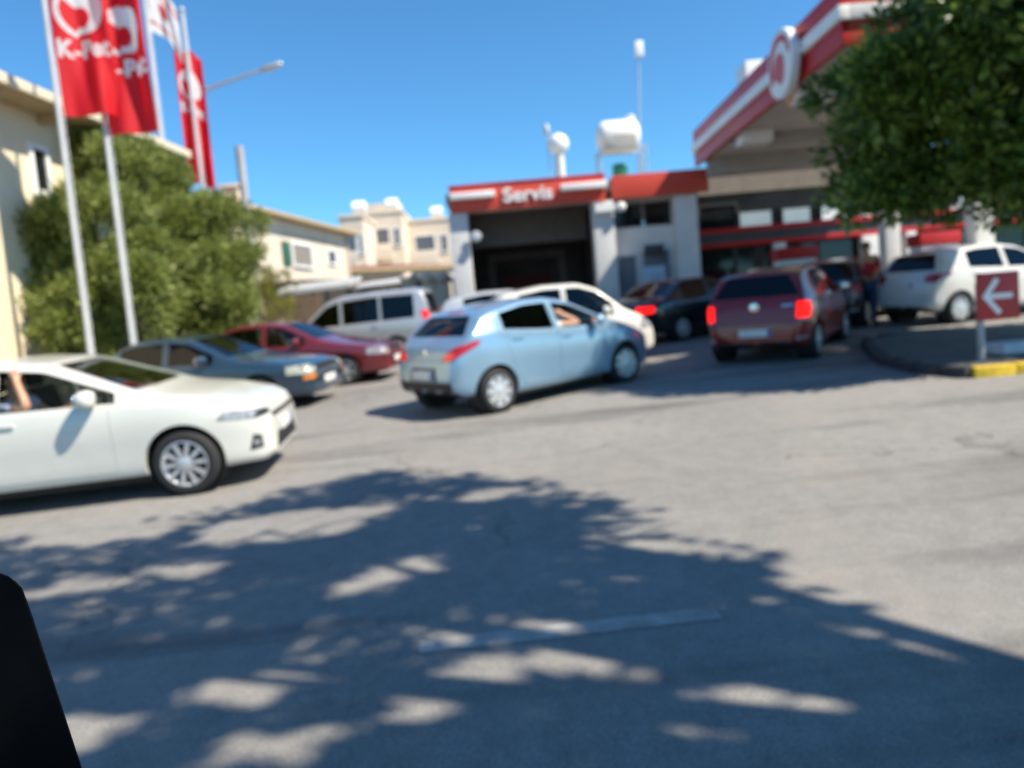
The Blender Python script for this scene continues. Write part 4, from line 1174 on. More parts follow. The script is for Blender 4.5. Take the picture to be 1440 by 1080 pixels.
mh = mz['wb']/2+mz['fo']; mr = mh-mz['L']
mz['patches'] = [
    dict(name="taillight", poly=[(-0.30, -0.10), (-0.16, -0.11), (0.22, 0.07), (0.27, 0.12), (0.20, 0.135), (-0.10, 0.055)], theta=D135+R(6), m=M_TAIL, off1=0.010, cen=(mr+0.20, -0.68, 0.87), mirror=True),
    dict(name="taillight_lens", poly=[(-0.27, -0.09), (-0.16, -0.095), (-0.08, -0.05), (-0.10, 0.0), (-0.18, -0.02)], theta=D135+R(6), m=M_TAILDIM, off1=0.014, cen=(mr+0.20, -0.68, 0.87), mirror=True, res=0.05),
    dict(name="headlight", poly=[(-0.26, -0.06), (0.10, -0.09), (0.22, -0.02), (0.05, 0.06), (-0.24, 0.05)], theta=D45, m=M_HEAD, cen=(mh-0.20, -0.64, 0.70), mirror=True),
    dict(name="lower_grille", poly=[(-0.50, 0.30), (0.50, 0.30), (0.42, 0.46), (-0.42, 0.46)], theta=0.0, m=M_PLAST),
    dict(name="rear_valance", poly=[(-0.66, 0.28), (0.66, 0.28), (0.62, 0.49), (-0.62, 0.49)], theta=math.pi, m=M_PLAST, off1=0.008),
    dict(name="plate_recess", poly=[(-0.34, 0.50), (0.34, 0.50), (0.30, 0.68), (-0.30, 0.68)], theta=math.pi, m=mat("dark grey trim", (0.08, 0.10, 0.13), 0.5), off1=0.003),  # flat dark grey patch around the plate
    dict(name="high_brake_light", poly=[(-0.16, 1.345), (0.16, 1.345), (0.15, 1.368), (-0.15, 1.368)], theta=math.pi, m=M_TAIL, off1=0.012),
    dict(name="bumper_seam", poly=[(-0.80, 0.765), (0.80, 0.765), (0.80, 0.771), (-0.80, 0.771)], theta=math.pi, m=M_PLAST, off1=0.002),
    dict(name="fuel_flap", poly=[(-1.50+0.0, 0.80), (-1.34, 0.80), (-1.34, 0.94), (-1.50, 0.94)], theta=-math.pi/2, m=mz['paint'], off1=0.003)]
mz['plates'] = [(False, 0.58, M_PLATE, 0)]
mz['badge'] = (-1, 0.86, 0.055)
gA, gB = G(697, 581), G(888, 535)
HD_M = (Vector((gB.x, gB.y)) - Vector((gA.x, gA.y))).normalized()
print("mazda heading", HD_M, "wheelbase measured", (gB-gA).length)
mwM = frame_from_wheel(701, 580, HD_M, mz['wb'], mz['W'], 'rr')
mz['steer'] = R(-6)
carM = make_car(mz, mwM)

# --- dark red hatchback seen from behind
sw_ = dict(name="dark_red_hatchback", label="dark red hatchback in the shade seen from behind with both brake lamps lit", cat="car",
    L=3.85, W=1.70, H=1.50, wb=2.43, fo=0.78, r=0.30, wr=0.68, ftaper=0.2, rtaper=0.15, rround=0.16, crown=0.045,
    top=[(0, 0.60), (0.04, 0.72), (0.3, 0.86), (0.8, 0.97), (0.95, 1.02), (1.62, 1.42), (2.0, 1.495), (2.7, 1.50), (3.35, 1.45), (3.5, 1.41), (3.72, 1.06), (3.80, 0.92), (3.83, 0.7), (3.85, 0.6)],
    belt=[(0, 0.66), (0.5, 0.84), (1.0, 0.93), (2.4, 0.99), (3.3, 1.02), (3.85, 1.02)],
    bot=[(0, 0.27), (0.10, 0.20), (0.9, 0.19), (3.1, 0.19), (3.7, 0.25), (3.85, 0.32)],
    cabin=(1.2, 3.66), win=[(1.26, 2.06), (2.16, 2.95)], ws=(1.05, 1.41, 0.05, 0.07), rw=(1.06, 1.38, 0.05, 0.08), ws_base=0.95, seat1=1.0,
    doors=[(1.18, 2.11, 0), (2.115, 2.96, 0.30)], mirror=1.38, wheel='five', paint=paint("dark red paint", (0.23, 0.003, 0.005), 0.1, 0.3),
    glass=[glass_mat("dim glass a", (0.2, 0.22, 0.22)), M_GLASSDK])
sh_ = sw_['wb']/2+sw_['fo']; sr_ = sh_-sw_['L']
sw_['patches'] = [
    dict(name="brake_light", poly=[(-0.13, -0.12), (0.08, -0.13), (0.12, 0.0), (0.10, 0.12), (-0.10, 0.12)], theta=D135-R(25), m=M_TAILON, off1=0.012, cen=(sr_+0.13, -0.74, 0.83), mirror=True, res=0.06),
    dict(name="reverse_lamp", poly=[(-0.06, -0.17), (0.06, -0.17), (0.07, -0.135), (-0.10, -0.125)], theta=D135-R(25), m=M_HEAD, off1=0.012, cen=(sr_+0.13, -0.74, 0.83), mirror=True, res=0.06),
    dict(name="rear_valance", poly=[(-0.68, 0.24), (0.68, 0.24), (0.62, 0.36), (-0.62, 0.36)], theta=math.pi, m=M_PLAST, off1=0.008),
    dict(name="rear_reflector", poly=[(-0.09, -0.025), (0.09, -0.025), (0.09, 0.025), (-0.09, 0.025)], theta=D135-R(25), m=M_HEAD, off1=0.008, cen=(sr_+0.12, -0.68, 0.40), mirror=True, res=0.06),
    dict(name="high_brake_light", poly=[(-0.17, 1.425), (0.17, 1.425), (0.16, 1.452), (-0.16, 1.452)], theta=math.pi, m=M_TAIL, off1=0.012),
    dict(name="tailgate_seam", poly=[(-0.66, 0.675), (0.66, 0.675), (0.66, 0.682), (-0.66, 0.682)], theta=math.pi, m=M_PLAST, off1=0.002),
    dict(name="model_lettering", poly=[(0.42, 0.895), (0.60, 0.895), (0.60, 0.925), (0.42, 0.925)], theta=math.pi, m=M_CHROME, off1=0.004),
    dict(name="headlight", poly=[(-0.2, -0.12), (0.14, -0.12), (0.12, 0.10), (-0.14, 0.10)], theta=D45, m=M_HEAD, cen=(sh_-0.2, -0.66, 0.74), mirror=True)]
sw_['plates'] = [(False, 0.50, M_PLATE, 0)]
sw_['badge'] = (-1, 0.90, 0.075)
gC = G(1013, 507)
HD_S = Vector((math.sin(R(34)), math.cos(R(34))))
mwS = frame_from_wheel(1016, 507, HD_S, sw_['wb'], sw_['W'], 'rl')
carS = make_car(sw_, mwS)

# --- white hatchback at the right behind the sign
yr = dict(name="white_compact_car", label="white compact hatchback behind the red arrow sign with red tail lamps", cat="car",
    L=3.93, W=1.695, H=1.51, wb=2.51, fo=0.80, r=0.30, wr=0.70, ftaper=0.25, fround=0.16, rtaper=0.14, rround=0.14,
    top=[(0, 0.6), (0.05, 0.72), (0.3, 0.85), (0.75, 0.98), (0.92, 1.04), (1.72, 1.43), (2.15, 1.505), (2.75, 1.51), (3.4, 1.44), (3.55, 1.40), (3.78, 1.05), (3.87, 0.92), (3.91, 0.74), (3.93, 0.62)],
    belt=[(0, 0.66), (0.5, 0.83), (1.0, 0.93), (2.4, 1.01), (3.3, 1.08), (3.93, 1.08)],
    bot=[(0, 0.27), (0.10, 0.20), (0.9, 0.19), (3.1, 0.19), (3.7, 0.28), (3.93, 0.36)],
    cabin=(1.2, 3.72), win=[(1.26, 2.10), (2.20, 3.05)], ws=(1.07, 1.42, 0.05, 0.07), rw=(1.09, 1.40, 0.06, 0.08), ws_base=0.93, seat1=1.05,
    doors=[(1.20, 2.15, 0), (2.155, 3.06, 0.30)], mirror=1.44, wheel='cover', paint=paint("plain white paint", (0.68, 0.67, 0.64), 0.0, 0.3),
    glass=[M_GLASS, glass_mat("blueish tint glass", (0.28, 0.34, 0.38))])
yh = yr['wb']/2+yr['fo']; yre = yh-yr['L']
yr['patches'] = [
    dict(name="taillight", poly=[(-0.22, -0.06), (-0.05, -0.09), (0.26, 0.06), (0.22, 0.10), (-0.10, 0.085), (-0.20, 0.05)], theta=D135, m=M_TAIL, off1=0.010, cen=(yre+0.20, -0.70, 0.93), mirror=True),
    dict(name="headlight", poly=[(-0.24, -0.07), (0.10, -0.09), (0.22, 0.0), (0.03, 0.07), (-0.2, 0.06)], theta=D45, m=M_HEAD, cen=(yh-0.2, -0.64, 0.74), mirror=True),
    dict(name="rear_valance", poly=[(-0.60, 0.30), (0.60, 0.30), (0.55, 0.40), (-0.55, 0.40)], theta=math.pi, m=M_PLAST, off1=0.008),
    dict(name="high_brake_light", poly=[(-0.16, 1.435), (0.16, 1.435), (0.15, 1.46), (-0.15, 1.46)], theta=math.pi, m=M_TAIL, off1=0.012)]
yr['plates'] = [(False, 0.82, M_PLATE, 0)]
HD_Y = Vector((math.sin(R(76)), math.cos(R(76))))
mwY = frame_from_wheel(1347, 455, HD_Y, yr['wb'], yr['W'], 'rr')
carY = make_car(yr, mwY)

# --- blue grey older saloon behind the white hatchback
bl = dict(name="blue_grey_saloon", label="old blue grey saloon with amber corner lamps between white and maroon cars", cat="car",
    L=4.32, W=1.69, H=1.38, wb=2.465, fo=0.84, r=0.295, wr=0.70, ftaper=0.16, fround=0.12, rtaper=0.10,
    top=[(0, 0.58), (0.05, 0.70), (0.3, 0.78), (0.9, 0.88), (1.22, 0.93), (1.30, 0.955), (2.02, 1.315), (2.4, 1.375), (2.9, 1.375), (3.15, 1.33), (3.72, 1.01), (3.85, 0.985), (4.2, 0.955), (4.28, 0.9), (4.32, 0.62)],
    belt=[(0, 0.64), (0.5, 0.76), (1.3, 0.855), (2.4, 0.885), (3.6, 0.91), (4.32, 0.88)],
    bot=[(0, 0.26), (0.10, 0.20), (0.9, 0.19), (3.4, 0.19), (4.1, 0.25), (4.32, 0.34)],
    cabin=(1.52, 3.62), win=[(1.58, 2.36), (2.46, 3.20)], ws=(0.965, 1.30, 0.05, 0.07), rw=(1.02, 1.30, 0.06, 0.08), ws_base=1.30, seat1=0.95,
    doors=[(1.46, 2.41, 0), (2.415, 3.24, 0.24)], mirror=1.72, wheel='cover', paint=paint("blue grey metallic paint", (0.018, 0.042, 0.072), 0.0, 0.3),
    glass=[glass_mat("dim glass b", (0.10, 0.13, 0.16))]*2, wsglass=glass_mat("blue reflecting windscreen", (0.30, 0.34, 0.36)))
KL = 1.06
for key in ('top', 'belt', 'bot'): bl[key] = [(d*KL, z) for d, z in bl[key]]
for key in ('L', 'wb', 'fo', 'ws_base', 'mirror'): bl[key] *= KL
bl['cabin'] = tuple(d*KL for d in bl['cabin']); bl['win'] = [(a*KL, b*KL) for a, b in bl['win']]; bl['doors'] = [(a*KL, b*KL, n_) for a, b, n_ in bl['doors']]
bh = bl['wb']/2+bl['fo']
bl['patches'] = [
    dict(name="headlight", poly=[(-0.36, -0.075), (0.06, -0.085), (0.14, -0.02), (0.08, 0.055), (-0.34, 0.06)], theta=D45, m=M_HEADY, cen=(bh-0.12, -0.60, 0.655), mirror=True),
    dict(name="indicator", poly=[(-0.05, -0.035), (0.20, -0.03), (0.20, 0.03), (-0.05, 0.035)], theta=D45, m=M_AMB, off1=0.010, cen=(bh-0.15, -0.68, 0.51), mirror=True),
    dict(name="grille", poly=[(-0.40, 0.60), (0.40, 0.60), (0.38, 0.70), (-0.38, 0.70)], theta=0.0, m=M_PLAST),
    dict(name="bumper_strip", poly=[(-0.72, 0.46), (0.72, 0.46), (0.72, 0.50), (-0.72, 0.50)], theta=0.0, m=M_PLAST, off1=0.012),
    dict(name="taillight", poly=[(-0.30, -0.07), (0.16, -0.07), (0.18, 0.07), (-0.28, 0.07)], theta=D135, m=M_TAIL, cen=(bh-4.2*KL, -0.72, 0.78), mirror=True)]
bl['plates'] = [(True, 0.42, M_PLATE, 0)]
HD_B = Vector((math.cos(R(-9)), math.sin(R(-9))))
gF = G(380, 577)
mwB = frame_from_wheel(374, 579, HD_B, bl['wb'], bl['W'], 'fr')
carB = make_car(bl, mwB)

# --- maroon saloon
mr_ = dict(bl); mr_.update(name="maroon_saloon", label="maroon saloon with its nose by the light blue car, behind the blue grey one", H=1.42,
    top=[(d, z*1.03 if z > 0.9 else z) for d, z in bl['top']], belt=[(d, z*1.02) for d, z in bl['belt']], ws=(1.00, 1.34, 0.05, 0.07), rw=(1.05, 1.34, 0.06, 0.08),
    paint=paint("maroon metallic paint", (0.17, 0.018, 0.026), 0.25, 0.3), glass=[glass_mat("greenish glass", (0.50, 0.58, 0.52))]*2, wsglass=M_GLASS, wheel='six')
mr_['patches'] = [dict(e) for e in bl['patches'] if e['name'] != 'indicator']
for e in mr_['patches']:
    if e['name'] == 'headlight': e['m'] = M_HEAD
HD_R = Vector((math.cos(R(-7)), math.sin(R(-7))))
mwR = frame_from_wheel(490, 541, HD_R, mr_['wb'], mr_['W'], 'fr')
carR = make_car(mr_, mwR)

# --- silver van facing the other way
vn = dict(name="silver_van", label="silver minivan with dark side windows facing away from the service bay", cat="van",
    L=4.45, W=1.72, H=1.88, wb=2.65, fo=0.80, r=0.31, wr=0.78, ftaper=0.22, rtaper=0.06, rround=0.08, crown=0.035, gapt=0.16,
    top=[(0, 0.62), (0.05, 0.78), (0.3, 0.93), (0.7, 1.04), (0.82, 1.08), (1.65, 1.74), (2.0, 1.84), (2.8, 1.88), (4.0, 1.86), (4.22, 1.80), (4.34, 1.5), (4.40, 1.05), (4.43, 0.7), (4.45, 0.6)],
    belt=[(0, 0.72), (0.5, 0.92), (1.0, 1.03), (2.4, 1.06), (4.45, 1.09)],
    bot=[(0, 0.27), (0.10, 0.21), (0.9, 0.20), (3.6, 0.20), (4.2, 0.26), (4.45, 0.34)],
    cabin=(1.0, 4.26), win=[(1.10, 1.98), (2.07, 3.05), (3.12, 4.0)], ws=(1.11, 1.72, 0.05, 0.07), rw=(1.14, 1.70, 0.06, 0.06), ws_base=0.84, seat1=1.05,
    doors=[(1.04, 2.02, 0), (2.025, 3.10, 0.2)], mirror=1.22, wheel='six', paint=paint("silver paint", (0.52, 0.53, 0.54), 0.45, 0.35),
    glass=[glass_mat("dim van glass", (0.10, 0.12, 0.12)), M_GLASSDK, M_GLASSDK], wsglass=M_GLASS)
vh = vn['wb']/2+vn['fo']; vre = vh-vn['L']
vn['patches'] = [
    dict(name="taillight", poly=[(-0.09, -0.16), (0.08, -0.16), (0.09, 0.16), (-0.07, 0.16)], theta=D135-R(15), m=M_TAILDIM, off1=0.012, cen=(vre+0.10, -0.78, 1.10), mirror=True),
    dict(name="headlight", poly=[(-0.2, -0.10), (0.14, -0.11), (0.18, 0.0), (0.1, 0.10), (-0.16, 0.09)], theta=D45, m=M_HEAD, cen=(vh-0.18, -0.66, 0.80), mirror=True),
    dict(name="rear_valance", poly=[(-0.66, 0.28), (0.66, 0.28), (0.62, 0.40), (-0.62, 0.40)], theta=math.pi, m=M_PLAST, off1=0.008)]
vn['plates'] = [(False, 0.72, M_PLATE, 0)]
HD_V = Vector((-math.cos(R(6)), math.sin(R(6))))
mwV = frame_from_wheel(562, 507, HD_V, vn['wb'], vn['W'], 'rl')
carV = make_car(vn, mwV)

# --- white little car behind the blue one
wc = dict(yr); wc.update(name="small_white_car", label="small rounded white car with dark driver's window behind the light blue hatchback", L=3.6, W=1.64, H=1.60, wb=2.38, fo=0.66,
    top=[(0, 0.56), (0.05, 0.70), (0.25, 0.88), (0.50, 0.99), (0.62, 1.05), (1.14, 1.46), (1.50, 1.58), (2.2, 1.60), (3.0, 1.52), (3.2, 1.42), (3.45, 1.05), (3.55, 0.9), (3.58, 0.74), (3.6, 0.62)],
    belt=[(0, 0.64), (0.5, 0.84), (1.0, 0.93), (2.2, 0.98), (3.0, 1.03), (3.6, 1.04)], bot=[(0, 0.27), (0.10, 0.20), (0.8, 0.19), (2.9, 0.19), (3.4, 0.28), (3.6, 0.36)],
    cabin=(0.80, 3.4), win=[(0.86, 1.78), (1.88, 2.72)], ws=(1.08, 1.49, 0.05, 0.07), rw=(1.08, 1.44, 0.06, 0.08), ws_base=0.66, doors=[(1.02, 1.83, 0), (1.835, 2.74, 0.26)], mirror=1.06,
    paint=paint("warm white paint", (0.70, 0.68, 0.63), 0.0, 0.32), glass=[glass_mat("grey glass", (0.30, 0.33, 0.31)), M_GLASSDK], patches=[], plates=[])
KW = 0.92
for key in ('top', 'belt', 'bot'): wc[key] = [(d*KW, z) for d, z in wc[key]]
for key in ('L', 'wb', 'fo', 'ws_base', 'mirror'): wc[key] *= KW
wc['cabin'] = tuple(d*KW for d in wc['cabin']); wc['win'] = [(a*KW, b*KW) for a, b in wc['win']]; wc['doors'] = [(a*KW, b*KW, n_) for a, b, n_ in wc['doors']]
wh_ = wc['wb']/2+wc['fo']
wc['patches'] = [dict(name="headlight", poly=[(-0.18, -0.10), (0.10, -0.10), (0.16, 0.02), (0.05, 0.10), (-0.14, 0.08)], theta=D45, m=M_HEAD, cen=(wh_-0.18, -0.60, 0.72), mirror=True),
    dict(name="taillight", poly=[(-0.12, -0.12), (0.10, -0.12), (0.12, 0.12), (-0.10, 0.12)], theta=D135, m=M_TAIL, cen=(wh_-3.48*KW, -0.66, 0.86), mirror=True)]
HD_W = Vector((math.cos(R(6)), math.sin(R(6))))
nose = D(912, 452, 14.2)
cW = Vector((nose.x, nose.y)) - HD_W*wh_
mwW = ground_frame(cW.x, 14.4, HD_W)
carW = make_car(wc, mwW)
# --- silver car further back whose roof shows over the blue one
sv = dict(wc); sv.update(name="silver_hatchback", label="silver hatchback roof just visible over the roof of the light blue hatchback", paint=paint("light silver paint", (0.55, 0.56, 0.57), 0.4, 0.35))
rp = D(705, 412, 17.4)
mwv2 = ground_frame(rp.x-0.1, 17.4, Vector((1.0, 0.1)).normalized())
carSv = make_car(sv, mwv2)

# --- black saloon at the pumps seen from behind, and the dark car next to it
bk = dict(bl); bk.update(name="black_saloon", label="black saloon seen from behind with a red tail lamp glowing by the grey doors", H=1.42, W=1.80,
    top=[(d, z*1.03 if z > 0.9 else z) for d, z in bl['top']], belt=[(d, z*1.03) for d, z in bl['belt']], ws=(1.00, 1.34, 0.05, 0.07), rw=(1.05, 1.34, 0.06, 0.08),
    paint=paint("black paint", (0.012, 0.014, 0.022), 0.2, 0.25), glass=[M_GLASSDK]*2, wsglass=M_GLASSDK, wheel='multi')
bk['patches'] = [dict(name="taillight", poly=[(-0.26, -0.07), (0.14, -0.08), (0.20, 0.0), (0.16, 0.07), (-0.22, 0.07)], theta=D135-R(12), m=M_TAILON, off1=0.010, cen=(bh-4.22*KL, -0.74, 0.80), mirror=True)]
bk['plates'] = [(False, 0.62, M_PLATE, 0)]
HD_K = Vector((math.sin(R(58)), math.cos(R(58))))
tl = D(925, 432, 16.6)
cK = Vector((tl.x, tl.y)) + HD_K*(4.1-bk['fo']-bk['wb']/2) + Vector((HD_K.y, -HD_K.x))*(-0.72)
mwK = ground_frame(cK.x, cK.y, HD_K)
carK = make_car(bk, mwK)
dk_ = dict(sw_); dk_.update(name="black_hatchback", label="black hatchback in deep shade just ahead of the dark red hatchback", paint=MATS["black paint"], glass=[M_GLASSDK]*2, wheel='five')
dk_['patches'] = [dict(e, m=M_TAIL) if e['name'] == 'brake_light' else dict(e) for e in sw_['patches']]
HD_D = Vector((math.sin(R(38)), math.cos(R(38))))
cD = D(1178, 430, 16.9)
mwD = ground_frame(cD.x+0.25, 17.3, HD_D)
carD = make_car(dk_, mwD)
# ------------------------------------------------------------------ trees and shrubs
def leaf_cloud(name, lobes, m, parent, leaf=0.08, per=1500, seed=1, cl=22, clr=0.16, hollow=0.45, fold=0.25, aspect=0.45, keep=None):
    """lobes = (x, y, z, rx, ry, rz, density); leaves gathered in tufts through the outer part of every lobe"""
    g = np.random.default_rng(seed); P = []; O = []
    for (x, y, z, rx, ry, rz, den) in lobes:
        n = int(per*den/cl*rx*ry)
        d = g.normal(size=(n, 3)); d /= np.linalg.norm(d, axis=1)[:, None]
        rad = hollow + (1-hollow)*np.sqrt(g.random(n))
        bump = np.array([1 + 0.22*noise.noise(Vector((q[0]*2.1+x, q[1]*2.1+y, q[2]*2.1+z))) for q in d])
        c = d*(rad*bump)[:, None]*np.array([rx, ry, rz]) + np.array([x, y, z])
        t = g.normal(size=(n, cl, 3)); t /= np.linalg.norm(t, axis=2)[:, :, None]
        off = t*(clr*g.random((n, cl, 1))**0.5)
        P.append((c[:, None, :]+off).reshape(-1, 3)); O.append((t*0.8 + d[:, None, :]*0.9 + np.array([0, 0, 0.25])).reshape(-1, 3))
    P = np.concatenate(P); O = np.concatenate(O)
    if keep is not None:
        k = keep(P); P, O = P[k], O[k]
    n = len(P)
    O /= np.linalg.norm(O, axis=1)[:, None]
    r_ = g.normal(size=(n, 3)); side = np.cross(O, r_); side /= np.linalg.norm(side, axis=1)[:, None]
    nor = np.cross(side, O)
    Ls = leaf*(0.7+0.6*g.random(n))[:, None]
    v = np.empty((n, 4, 3))
    v[:, 0] = P; v[:, 2] = P + O*Ls + nor*Ls*0.08
    mid = P + O*Ls*0.5
    v[:, 1] = mid + side*Ls*aspect*0.5 + nor*Ls*fold*0.4; v[:, 3] = mid - side*Ls*aspect*0.5 + nor*Ls*fold*0.4
    me = bpy.data.meshes.new(name)
    me.vertices.add(n*4); me.vertices.foreach_set("co", v.reshape(-1).astype(np.float32))
    idx = np.arange(n*4).reshape(n, 4)
    tri = np.stack([idx[:, [0, 1, 2]], idx[:, [0, 2, 3]]], 1).reshape(-1)
    me.loops.add(len(tri)); me.loops.foreach_set("vertex_index", tri.astype(np.int32))
    me.polygons.add(n*2); me.polygons.foreach_set("loop_start", (np.arange(n*2)*3).astype(np.int32))
    me.update(calc_edges=True)
    o = link_mesh(name, me, m, None); o.parent = parent
    o.matrix_parent_inverse = Matrix.Translation(parent.location).inverted()
    return o

def clumped(lobes, n_sub, rs, seed, main=0.55, sub=1.5, far=0.95):
    """break every lobe into smaller bunches sitting on its surface, with hollows between them"""
    g = random.Random(seed); out = []
    for l in lobes:
        out.append((l[0], l[1], l[2], l[3]*0.9, l[4]*0.9, l[5]*0.9, l[6]*main))
        for _ in range(n_sub):
            d_ = Vector((g.gauss(0, 1), g.gauss(-0.4, 1), g.gauss(0.25, 0.9))).normalized(); k = rs*g.uniform(0.6, 1.25)*l[3]; e_ = g.uniform(0.75, far)
            out.append((l[0]+d_.x*l[3]*e_, l[1]+d_.y*l[4]*e_, l[2]+d_.z*l[5]*e_, k, k, k*0.85, l[6]*sub))
    return out

def limbs(root, base, lobes, r0, m, seed=1, fork=0.45):
    g = random.Random(seed); mb = MB(); base = Vector(base)
    top = Vector((sum(l[0] for l in lobes)/len(lobes), sum(l[1] for l in lobes)/len(lobes), sum(l[2] for l in lobes)/len(lobes)))
    fk = base.lerp(top, fork); fk.x = base.x*0.75+top.x*0.25; fk.y = base.y*0.75+top.y*0.25
    pts = [base + Vector((0, 0, -0.1))] + [base.lerp(fk, t) + Vector((g.uniform(-.05, .05), g.uniform(-.05, .05), 0)) for t in (0.08, 0.3, 0.6)] + [fk]
    tr = MB().path(pts, [r0*1.35, r0*1.1, r0*0.9, r0*0.8, r0*0.75], 12)
    t_ = part(tr, "trunk", m, root, smooth=50)
    for i, l in enumerate(lobes):
        e = Vector(l[:3]); q = fk.lerp(e, 0.5) + Vector((g.uniform(-.25, .25), g.uniform(-.25, .25), g.uniform(0, .3)))
        b_ = MB().path([fk - Vector((0, 0, 0.1)), fk.lerp(q, 0.5), q, e], [r0*0.42, r0*0.34, r0*0.24, r0*0.08], 8)
        for _ in range(5):
            s0 = q.lerp(e, g.random()); d_ = Vector((g.gauss(0, 1), g.gauss(0, 1), g.gauss(0.3, 0.8))).normalized()
            b_.path([s0, s0 + d_*l[3]*0.35 + Vector((0, 0, 0.05)), s0 + d_*l[3]*0.75], [r0*0.12, r0*0.08, r0*0.03], 5)
        part(b_, "branch", m, root, smooth=50)
    return t_

M_BARK = mat("grey brown bark", (0.11, 0.085, 0.065), 0.95, var=0.4, vscale=9, bump=0.8, bscale=25)
M_LEAF1 = leaf_mat("glossy dark leaf", (0.032, 0.070, 0.015), (0.095, 0.18, 0.032), (0.27, 0.37, 0.07), 0.35, 0.32)
M_LEAF2 = leaf_mat("olive shrub leaf", (0.14, 0.18, 0.036), (0.24, 0.29, 0.07), (0.38, 0.42, 0.14), 0.42, 0.5)
M_LEAF3 = leaf_mat("yellow green leaf", (0.14, 0.15, 0.02), (0.22, 0.22, 0.03), (0.32, 0.28, 0.05), 0.3, 0.55)

# tree on the island, its crown hanging in from the right
tb = (8.2, 10.6)
tr1 = empty("kerbside_tree", (tb[0], tb[1], gz(*tb)))
lob = [(7.9, 10.5, 5.2, 2.6, 2.1, 2.3, 1.0), (5.7, 10.2, 4.0, 1.35, 1.3, 1.30, 1.15), (6.2, 10.0, 3.25, 1.25, 1.1, 0.85, 1.15), (5.5, 10.4, 4.4, 1.0, 1.2, 0.85, 1.1),
       (6.45, 10.2, 5.9, 1.0, 1.3, 1.1, 1.1), (7.3, 9.6, 3.2, 1.5, 1.1, 0.8, 1.0), (8.6, 10.2, 3.3, 1.5, 1.3, 0.8, 0.9), (7.2, 10.0, 7.2, 1.8, 1.6, 1.2, 0.9), (5.15, 10.1, 3.5, 0.75, 0.8, 0.9, 1.0), (6.9, 9.0, 5.2, 1.5, 0.9, 1.3, 1.0), (5.75, 8.75, 4.75, 0.8, 0.7, 0.65, 1.2), (6.6, 8.5, 5.3, 1.0, 0.7, 0.8, 1.2), (6.2, 8.6, 3.9, 0.8, 0.6, 0.55, 1.0), (9.3, 12.2, 5.0, 1.7, 1.4, 1.3, 1.0), (10.4, 11.4, 4.6, 1.6, 1.5, 1.2, 1.0)]
lob = [(l[0]+(0.32 if i else 0.1),) + l[1:] for i, l in enumerate(lob)]
limbs(tr1, (tb[0], tb[1], gz(*tb)+0.1), lob, 0.20, M_BARK, 3, 0.42)
leaf_cloud("crown", clumped(lob, 9, 0.30, 21, far=1.12), M_LEAF1, tr1, 0.14, 2700, 11, 20, 0.22, 0.38, aspect=0.5)
tag(tr1, "dense dark green tree beside the red arrow sign", "tree")

# roadside tree overhead whose shade falls across the road
def sh(sx, sy, h, r, den): return (sx + 0.757*h, sy - 0.362*h, gz(sx, sy)+h, r, r, r*0.7, den)
lob = [sh(-0.35, 5.2, 6.4, 0.85, 1.0), sh(-1.1, 6.0, 6.9, 0.95, 1.0), sh(0.2, 4.1, 6.0, 0.8, 1.0), sh(0.55, 2.4, 6.2, 1.0, 1.1), sh(-0.7, 4.7, 7.0, 1.0, 1.0), sh(-2.0, 5.6, 6.6, 0.85, 0.8),
       sh(-2.0, 4.5, 7.2, 1.1, 0.6), sh(-3.6, 5.4, 6.8, 0.9, 0.6), sh(-3.1, 3.9, 6.5, 1.0, 0.75), sh(1.5, 1.4, 6.4, 1.1, 1.1), sh(0.3, 2.1, 6.8, 1.0, 0.8),
       sh(-1.2, 3.0, 6.3, 0.95, 1.0), sh(-2.2, 2.6, 6.7, 1.0, 1.0), sh(-4.9, 4.6, 6.6, 0.9, 0.55), sh(2.7, 0.5, 6.0, 1.1, 1.0), sh(1.0, 0.6, 6.6, 1.2, 0.8), sh(-0.8, 1.6, 6.6, 1.1, 0.9), sh(0.75, 3.5, 6.1, 0.5, 1.0), sh(0.85, 4.0, 6.0, 0.42, 1.0)]
GAPS = [(-1.75, 5.65, 0.75, 0.34, 0.1), (-2.7, 4.8, 0.8, 0.15, 0.1), (-0.8, 4.45, 0.40, 0.12, 0.5), (-0.35, 3.0, 0.30, 0.18, 0.3), (-1.3, 3.2, 0.30, 0.10, 0.2), (0.28, 3.05, 0.36, 0.09, -0.5), (0.05, 3.5, 0.20, 0.08, 0),
        (0.75, 4.35, 0.45, 0.07, -0.5), (-3.4, 5.9, 0.6, 0.2, 0), (0.75, 2.62, 0.28, 0.12, 0), (-0.3, 5.9, 0.3, 0.1, 0.2), (-2.1, 2.9, 0.4, 0.12, 0.2), (-1.0, 2.75, 0.3, 0.1, 0)]
def crown_gaps(P):                # openings cut into the crown to place the sun spots on the road
    h_ = P[:, 2] - 0.3; sx_ = P[:, 0] - 0.757*h_; sy_ = P[:, 1] + 0.362*h_
    h_ = P[:, 2] - 0.02*sx_ - 0.05*sy_; sx_ = P[:, 0] - 0.757*h_; sy_ = P[:, 1] + 0.362*h_
    ok = np.ones(len(P), bool)
    wob = 0.12*np.sin(sx_*9+sy_*7)+0.12*np.sin(sx_*17-sy_*13)
    for (cx, cy, rx, ry, an) in GAPS:
        c_, s_ = math.cos(an), math.sin(an); a = (sx_-cx)*c_+(sy_-cy)*s_; b = -(sx_-cx)*s_+(sy_-cy)*c_
        ok &= (a/(rx+0.06))**2 + (b/(ry+0.06))**2 > 1 + wob
    return ok
tb2 = (5.7, 0.45)
tr2 = empty("roadside_tree", (tb2[0], tb2[1], gz(*tb2)))
limbs(tr2, (tb2[0], tb2[1], gz(*tb2)), lob, 0.22, M_BARK, 5, 0.6)
